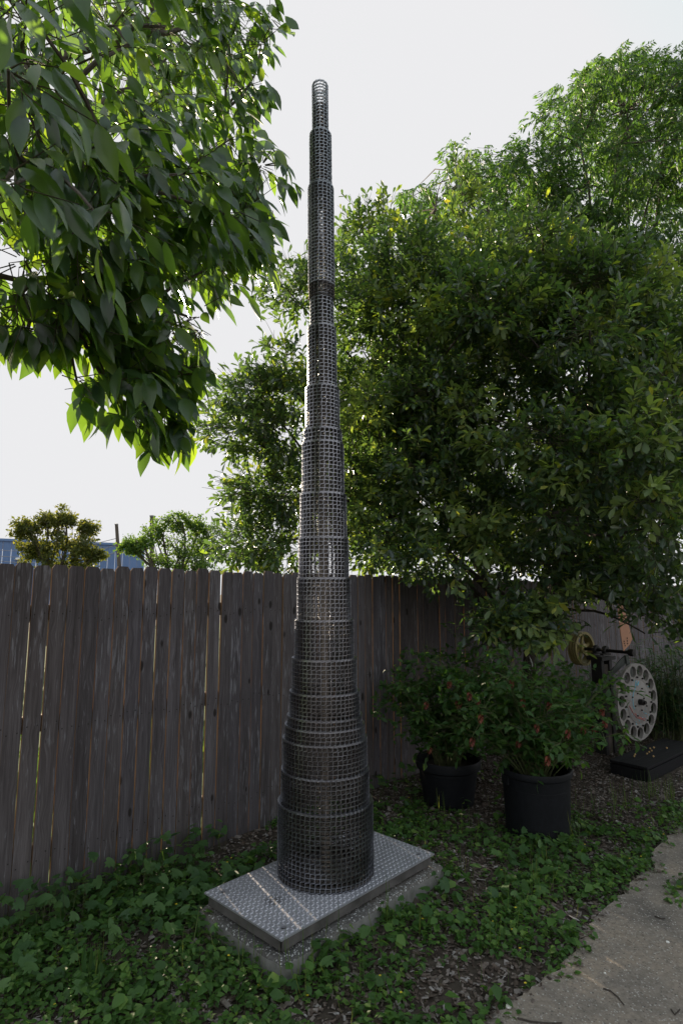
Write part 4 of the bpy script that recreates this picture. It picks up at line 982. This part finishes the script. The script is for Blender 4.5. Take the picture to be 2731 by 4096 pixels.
mb = MB(); mb.lathe([(.022, -.09), (.06, -.09), (.06, -.06), (.022, -.06)], 20, Md, True); wc(mb.build('axle_flange', M['post'], None, True))

pf_c = onz(1487, 1765, .0); pf0 = Vector((2.73, 5.43, 0)); pd = Vector((.76, .65, 0)).normalized(); pn_ = Vector((-pd.y, pd.x, 0))
pf = empty('wooden_platform', pf0, 'low black wooden platform on the ground in front of the pierced disc', 'platform', rz=math.atan2(pd.y, pd.x))
PFL, PFW, PFH = 1.25, .34, .125
for k in range(4):
    mb = MB(); mb.box((PFL / 2, PFW * (k + .5) / 4, PFH - .012), (PFL, PFW / 4 - .003, .024)); mb.build('board', M['platform'], pf, bevel=.002)
for (cx, cy, sx, sy) in ((PFL / 2, .012, PFL - .01, .02), (PFL / 2, PFW - .012, PFL - .01, .02), (.012, PFW / 2, .02, PFW - .05), (PFL - .012, PFW / 2, .02, PFW - .05)):
    mb = MB(); mb.box((cx, cy, (PFH - .026) / 2 - .005), (sx, sy, PFH - .03)); mb.build('side_board', M['platform'], pf)
for k in range(9):
    p = pf0 + pd * (.25 + .07 * k + random.uniform(-.03, .03)) + pn_ * random.uniform(.08, .26); mb = MB(); r_ = .0095; mb.lathe([(.0005, -r_), (r_ * .7, -r_ * .7), (r_, 0), (r_ * .7, r_ * .7), (.0005, r_)], 8); o = mb.build('berry', M['seed'], None, True); o.location = (p.x, p.y, PFH + r_)
    tag(o, 'small dry tan berry lying on the black platform', 'berry', 'berries on the platform')

# ------------------------------------------------------------------ strap-leaved plants by the fence at right
def strap_plant(x, y, Y, n, L, label):
    c = at(x, y, Y); c.z = 0; t = empty('strap_leaf_plant', c, label, 'plant', 'strap-leaved plants'); P, A, B, S = [], [], [], []
    nst = n // 14
    mbw = MB()
    for k in range(nst):
        a = random.uniform(0, 6.28); rr_ = random.uniform(0, .3); h = random.uniform(.35, 1) * L; p0 = Vector((c.x + rr_ * math.cos(a), c.y + rr_ * math.sin(a), 0)); p1 = p0 + Vector((random.gauss(0, .12), random.gauss(0, .12), h))
        if fence_side(p1.x, p1.y) < .05: continue
        mbw.tube([p0, p0.lerp(p1, .5) + Vector((.01, 0, 0)), p1], [.005, .004, .002], 4)
        for q in range(14):
            f_ = .2 + .8 * q / 13; b = q * 2.4; P.append(p0.lerp(p1, f_)); A.append((math.cos(b), math.sin(b), .55 + random.gauss(0, .25))); B.append((random.gauss(0, .2), random.gauss(0, .2), 1)); S.append(random.uniform(.7, 1.1))
    world_child(mbw.build('stems', M['stem'], None, True), t)
    split_leaves(t, leaf_tpl(.20, .023, [(.3, 1.0), (.7, .8)], .2, .35), np.array(P), np.array(A), np.array(B), np.array(S), M['strap'], 120, 'leaf', 'foliage'); return t
strap_plant(1550, 1640, 6.9, 1300, 1.1, 'thick strap-leaved clump right of the pierced disc')
strap_plant(1490, 1600, 7.5, 900, 1.05, 'strap-leaved clump behind the pierced disc')
strap_plant(1330, 1600, 7.4, 420, .75, 'strap-leaved clump beneath the yellow pulley')
strap_plant(1400, 1600, 7.9, 320, .8, 'strap-leaved clump at the fence foot behind the post')

# ------------------------------------------------------------------ bed: mulch, herbs, ivy, grass
def on_things(x, y):
    lx = (x - PC.x) * math.cos(PRZ) + (y - PC.y) * math.sin(PRZ); ly = -(x - PC.x) * math.sin(PRZ) + (y - PC.y) * math.cos(PRZ)
    m = (np.abs(lx - .018) < .64) & (np.abs(ly) < .337)
    for p, r_ in ((pot1, .21), (pot2, .225)): m |= (x - p.x) ** 2 + (y - p.y) ** 2 < r_ ** 2
    qx = (x - pf0.x) * pd.x + (y - pf0.y) * pd.y; qy = (x - pf0.x) * pn_.x + (y - pf0.y) * pn_.y
    m |= (qx > -.02) & (qx < PFL + .02) & (qy > -.02) & (qy < PFW + .02)
    return m
def sample_bed(n, ymax=7.0, near_bias=True):
    x = rng.uniform(-2.6, 4.6, n); y = rng.uniform(1.5, ymax, n) if not near_bias else 1.5 + (ymax - 1.5) * rng.uniform(0, 1, n) ** 1.35
    k = (fence_side(x, y) > .03) & ~on_things(x, y); px, py, d = proj(np.stack([x, y, 0 * x], -1)); k &= (px > -120) & (px < 1690) & (py < 2500)
    return x[k], y[k]
# mulch chips
x, y = sample_bed(95000); ip = inpoly(x, y, PATH_POLY); dm = np.full(len(x), 9.0)
for p in fine_edge: dm = np.minimum(dm, (x - p.x) ** 2 + (y - p.y) ** 2)
k = ~ip | (rng.uniform(size=len(x)) < .004 + .8 * np.exp(-np.sqrt(dm) / .022)); x, y = x[k], y[k]; n = len(x); print('chips', n)
L = rng.uniform(.010, .032, n) * np.where(rng.uniform(size=n) < .06, 1.8, 1); W = L * rng.uniform(.28, .8, n); T = rng.uniform(.0012, .0035, n)
yaw = rng.uniform(0, 6.28, n); pit = rng.normal(0, .28, n); rol = rng.normal(0, .3, n)
ax = np.stack([np.cos(yaw) * np.cos(pit), np.sin(yaw) * np.cos(pit), np.sin(pit)], -1); up = unit(np.stack([rol * -np.sin(yaw), rol * np.cos(yaw), np.ones(n)], -1)); sd = unit(np.cross(ax, up)); up = np.cross(sd, ax)
c0 = np.stack([x, y, hgt(x, y) + rng.uniform(.001, .012, n) + np.where(inpoly(x, y, PATH_POLY), .03, 0)], -1)
tpl = [(-1, -.7, -1), (1, -.9, -1), (.9, .8, -1), (-1, 1, -1), (-.85, -.6, 1), (.8, -.8, 1), (.75, .7, 1), (-.9, .8, 1)]
V = np.stack([c0 + ax * (a * L / 2)[:, None] + sd * (b * W / 2)[:, None] + up * (c * T / 2)[:, None] for a, b, c in [(np.float64(p), np.float64(q), np.float64(r_)) for p, q, r_ in tpl]], 1)
q = np.array([(4, 5, 6, 7), (0, 1, 5, 4), (1, 2, 6, 5), (2, 3, 7, 6), (3, 0, 4, 7)])
tag(link('wood_mulch', mesh_np('wood_mulch', V.reshape(-1, 3), (q[None] + (np.arange(n) * 8)[:, None, None]).reshape(-1, 4), False, [M['chip']])), 'scattered brown and grey wood chip mulch over the bed', 'mulch', kind='stuff')

BARE = [(530, 1925, 120, 42, 1), (470, 1980, 60, 30, .7), (930, 2045, 75, 45, 1), (1075, 1985, 55, 32, .9), (1160, 2235, 90, 50, .9), (1010, 2300, 110, 50, .8), (1390, 1830, 170, 60, .75), (1110, 1870, 60, 60, .8), (890, 1870, 40, 40, .7), (250, 2000, 70, 35, .7), (620, 2030, 50, 40, .6), (60, 2110, 80, 30, .5), (620, 2200, 60, 30, .5), (1290, 2110, 50, 30, .6), (880, 2230, 60, 40, .4), (1330, 1990, 40, 25, .5), (590, 2070, 40, 60, .5), (400, 2330, 70, 25, .4)]
def density(x, y):
    px, py, d = proj(np.stack([x, y, np.zeros_like(x)], -1)); f_ = np.ones_like(x)
    for cx, cy, sx, sy, a in BARE: f_ *= 1 - a * np.exp(-(((px - cx) / sx) ** 2 + ((py - cy) / sy) ** 2) * .9)
    nz = .5 + .5 * np.sin(x * 5.1 + 1.3 * np.sin(y * 4.2)) * np.sin(y * 5.7 + 1.1 * np.sin(x * 3.7)); nz2 = .5 + .5 * np.sin(x * 11 + y * 7) * np.sin(y * 13 - x * 5)
    f_ *= np.clip(.25 + 1.0 * nz + .35 * nz2, 0, 1)
    f_ *= np.where(y > 4.9, .45, 1) * np.where(py < 1790, .6, 1)
    f_ = np.clip((f_ - .27) * 1.3, 0, 1)
    return f_, px, py
herb_tpl = leaf_tpl(.035, .026, [(.35, 1.0), (.72, .62)], .18, .22)
x, y = sample_bed(62000); dn, px, py = density(x, y); pth_ = inpoly(x, y, PATH_POLY)
inset = np.zeros(len(x), bool)
ex = np.array([p[0] for p in PATH_POLY[:len(fine_edge)]]); ey = np.array([p[1] for p in PATH_POLY[:len(fine_edge)]])
dmin = np.full(len(x), 9.0)
for a, b in zip(ex, ey): dmin = np.minimum(dmin, (x - a) ** 2 + (y - b) ** 2)
dmin = np.sqrt(dmin)
dn = np.where(pth_, np.where(dmin < .07, dn * .35, 0), dn)
dn = np.maximum(dn, np.where((np.hypot(px - 1555, py - 2060) < 34), .8, 0))
k = rng.uniform(size=len(x)) < dn; x, y, dn = x[k], y[k], dn[k]
hh = rng.uniform(.01, .045, len(x)) + .055 * dn ** 2 * rng.uniform(.2, 1, len(x))
P, A, B, S = [], [], [], []
for q in range(3):
    n = len(x); a = rng.uniform(0, 6.28, n); P.append(np.stack([x, y, hgt(x, y) + hh * (1 - .22 * q)], -1)); A.append(np.stack([np.cos(a), np.sin(a), rng.normal(-.05, .25, n)], -1)); B.append(np.stack([rng.normal(0, .3, n), rng.normal(0, .3, n), np.ones(n)], -1)); S.append(rng.uniform(.6, 1.25, n) * (1.0 - .12 * q))
P, A, B, S = map(np.concatenate, (P, A, B, S)); print('herb leaves', len(P))
xl, yl = sample_bed(9000); dl, _, _ = density(xl, yl); kl = (rng.uniform(size=len(xl)) < dl * .22) & ~inpoly(xl, yl, PATH_POLY); xl, yl = xl[kl], yl[kl]; nl = len(xl)
for q in range(3):
    a = rng.uniform(0, 6.28, nl); P = np.concatenate([P, np.stack([xl, yl, hgt(xl, yl) + rng.uniform(.04, .10, nl)], -1)]); A = np.concatenate([A, np.stack([np.cos(a), np.sin(a), rng.normal(-.1, .25, nl)], -1)]); B = np.concatenate([B, np.stack([rng.normal(0, .35, nl), rng.normal(-.15, .35, nl), np.ones(nl)], -1)]); S = np.concatenate([S, rng.uniform(1.2, 1.9, nl)])
herb_o = link('ground_cover', leaves_mesh('ground_cover', herb_tpl, P, A, B, S, M['leaf_herb'])); tag(herb_o, 'low spreading green herb covering the bed', 'ground cover', kind='stuff')
st_ = rng.uniform(size=len(x)) < .5
base = np.stack([x, y, hgt(x, y) - .005], -1)[st_]; tipp = np.stack([x, y, hgt(x, y) + hh], -1)[st_]
tag(link('herb_stems', prisms('herb_stems', base + rng.normal(0, .008, base.shape) * np.array([1, 1, 0]), tipp, .0012, .0009, M['stem'])), 'thin stems of the low green herb', 'ground cover', kind='stuff')
# tiny yellow flowers
k = rng.uniform(size=len(x)) < .006; fp = np.stack([x[k], y[k], hgt(x[k], y[k]) + hh[k] + .006], -1); F, A_, B_ = [], [], []
for q in range(5):
    a = q * 2 * math.pi / 5; F.append(fp); A_.append(np.tile([math.cos(a), math.sin(a), .1], (len(fp), 1))); B_.append(np.tile([0, 0, 1.], (len(fp), 1)))
tag(link('herb_flowers', leaves_mesh('herb_flowers', leaf_tpl(.007, .005, [(.6, 1.0)], 0, 0), np.concatenate(F), np.concatenate(A_), np.concatenate(B_), np.ones(5 * len(fp)), M['flower'])), 'tiny yellow flowers dotted over the green herb', 'flowers', kind='stuff')
# lobed vine leaves near fence and slab
ivy_v = [(0, 0, 0)]; lob = [(-.95, .12, -.05), (-1.0, .55, -.02), (-.55, .62, .04), (-.62, 1.05, -.03), (-.22, .98, .03), (0, 1.45, -.12), (.22, .98, .03), (.62, 1.05, -.03), (.55, .62, .04), (1.0, .55, -.02), (.95, .12, -.05), (.3, -.12, .02), (-.3, -.12, .02)]
ivy_v += [(0, .55, -.04)]; ivy_v += lob; sc0 = .037
ivy_tpl = (np.array(ivy_v) * sc0, np.array([(1, 2 + (i + 1) % 13, 2 + i) for i in range(13)]))
IVY = [(300, 1990, 150, 70, 1.0), (420, 1960, 110, 50, 1.0), (160, 2080, 130, 60, .9), (520, 2050, 90, 80, .8), (330, 2120, 200, 80, .6), (60, 2150, 80, 60, .8), (150, 2240, 160, 70, .35), (870, 2080, 80, 40, .55), (950, 1830, 80, 40, .45), (1250, 1960, 100, 50, .5), (700, 2210, 120, 50, .35), (1000, 2000, 60, 60, .35), (1150, 2060, 120, 60, .25), (880, 1810, 40, 40, .6)]
x, y = sample_bed(46000); px, py, d = proj(np.stack([x, y, 0 * x], -1)); dn = np.zeros(len(x))
for cx, cy, sx, sy, a in IVY: dn = np.maximum(dn, a * np.exp(-(((px - cx) / sx) ** 2 + ((py - cy) / sy) ** 2)))
d0, _, _ = density(x, y); dn *= np.clip(d0 + .35, 0, 1); k = (rng.uniform(size=len(x)) < dn * .6) & ~inpoly(x, y, PATH_POLY); x, y = x[k], y[k]; n = len(x); fs = fence_side(x, y)
hh = rng.uniform(.03, .11, n) + np.where(fs < .35, rng.uniform(0, .14, n), 0); a = rng.uniform(0, 6.28, n); print('ivy', n)
P = np.stack([x, y, hgt(x, y) + hh], -1); A = np.stack([np.cos(a), np.sin(a) - .2, rng.normal(-.25, .25, n)], -1); B = np.stack([rng.normal(.1, .35, n), rng.normal(-.25, .35, n), np.ones(n)], -1)
vine = empty('trailing_vine', (float(np.mean(x)), float(np.mean(y)), 0), 'lobed-leaved vine trailing along the fence foot and slab', 'vine')
st2 = link('stems', prisms('stems', P * np.array([1, 1, 0]) + np.stack([rng.normal(0, .02, n), rng.normal(0, .02, n), hgt(x, y) - .004], -1), P, .0016, .0011, M['stem'])); world_child(st2, vine); tag(st2, kind='stuff')
split_leaves(vine, ivy_tpl, P, A, B, rng.uniform(.55, 1.25, n), M['leaf_ivy'], 300, 'leaf', 'foliage', behind_tower)
# grass
TUFT = [(205, 2280, 26), (760, 2200, 14), (690, 2230, 12), (1060, 2010, 18), (980, 1960, 18), (1080, 1930, 16), (1240, 2060, 18), (1190, 2110, 22), (1130, 2180, 14), (1290, 1870, 22), (1330, 1880, 14), (1440, 1860, 26), (1490, 1835, 26), (1400, 1890, 16), (1540, 1840, 22), (880, 2130, 14), (1015, 1885, 14), (560, 2260, 12), (1260, 1990, 16), (840, 2290, 16), (1330, 1930, 14), (960, 2150, 12), (700, 2290, 12), (420, 2230, 10), (1215, 1985, 10), (1540, 1915, 10)]
gl = leaf_tpl(.20, .0034, [(.35, 1.0), (.7, .75)], .3, .3); P, A, B, S = [], [], [], []
for (tx, ty, m) in TUFT:
    c = onz(tx, ty)
    for q in range(m):
        a = random.uniform(0, 6.28); r_ = abs(random.gauss(0, .07)); xx, yy = c.x + r_ * math.cos(a), c.y + r_ * math.sin(a)
        P.append((xx, yy, float(hgt(xx, yy)) - .003)); u_ = random.uniform(.15, 1.1); A.append((math.cos(a) * u_, math.sin(a) * u_, 1)); B.append((math.cos(a), math.sin(a), .2)); S.append(random.uniform(.45, 1.25))
x, y = sample_bed(2600); k = (rng.uniform(size=len(x)) < .5) & ~inpoly(x, y, PATH_POLY)
for xx, yy in zip(x[k], y[k]):
    a = random.uniform(0, 6.28); P.append((xx, yy, float(hgt(xx, yy)) - .003)); A.append((math.cos(a) * .5, math.sin(a) * .5, 1)); B.append((math.cos(a), math.sin(a), .2)); S.append(random.uniform(.3, .75))
tag(link('grass', leaves_mesh('grass', gl, np.array(P), np.array(A), np.array(B), np.array(S), M['grass'])), 'thin tufts of grass growing among the herb and mulch', 'grass', kind='stuff')

# broad-leaved weed with upright blades at lower left
wd = onz(205, 2270); t = empty('dock_weed', wd, 'upright weed with long narrow leaves at lower left', 'weed'); P, A, B, S = [], [], [], []
for q in range(9):
    a = random.uniform(0, 6.28); P.append((wd.x + .01 * math.cos(a), wd.y + .01 * math.sin(a), .0)); A.append((math.cos(a) * .35, math.sin(a) * .35, 1)); B.append((math.cos(a), math.sin(a), .3)); S.append(random.uniform(.6, 1.1))
leaf_objects('leaf', leaf_tpl(.17, .024, [(.35, .9), (.7, 1.0), (.9, .5)], .25, .22), np.array(P), np.array(A), np.array(B), np.array(S), M['leaf_ivy'], t)
# twigs and pebbles on the path
def twig(pts, label, r_=.0035, z=.03):
    mb = MB(); P_ = [onz(*p, z) for p in pts]; mb.tube(P_, [r_ * (1 - .5 * i / len(P_)) for i in range(len(P_))], 5); tag(mb.build('fallen_twig', M['bark'], None, True), label, 'twig', 'fallen twigs')
twig([(1384, 2270), (1400, 2275), (1418, 2290), (1432, 2308)], 'bent dark twig lying across the path at lower right')
twig([(1187, 2338), (1220, 2346), (1260, 2350), (1290, 2349)], 'long dark twig at the bottom edge of the path')
twig([(1502, 2104), (1518, 2110), (1526, 2109)], 'short dark twig on the far part of the path')
twig([(1540, 2318), (1548, 2330), (1560, 2318)], 'forked dark twig at the lower right corner of the path')
for (x, y, r_, label) in ((1167, 2313, .011, 'white pebble at the edge of path and mulch'), (1532, 2164, .008, 'white pebble alone on the path near the right edge'), (1388, 2234, .005, 'tiny white pebble in the middle of the path')):
    bm = bmesh.new(); bmesh.ops.create_icosphere(bm, subdivisions=2, radius=r_)
    for v_ in bm.verts: v_.co *= 1 + random.uniform(-.1, .1); v_.co.z *= .7
    me = bpy.data.meshes.new('pebble'); bm.to_mesh(me); bm.free(); me.materials.append(M['pebble']); o = link('pebble', me); p = onz(x, y, .03); o.location = (p.x, p.y, .026 + r_ * .6); tag(o, label, 'pebble', 'white pebbles')
print('tris', sum(len(m.loops) - 2 * len(m.polygons) for m in bpy.data.meshes))
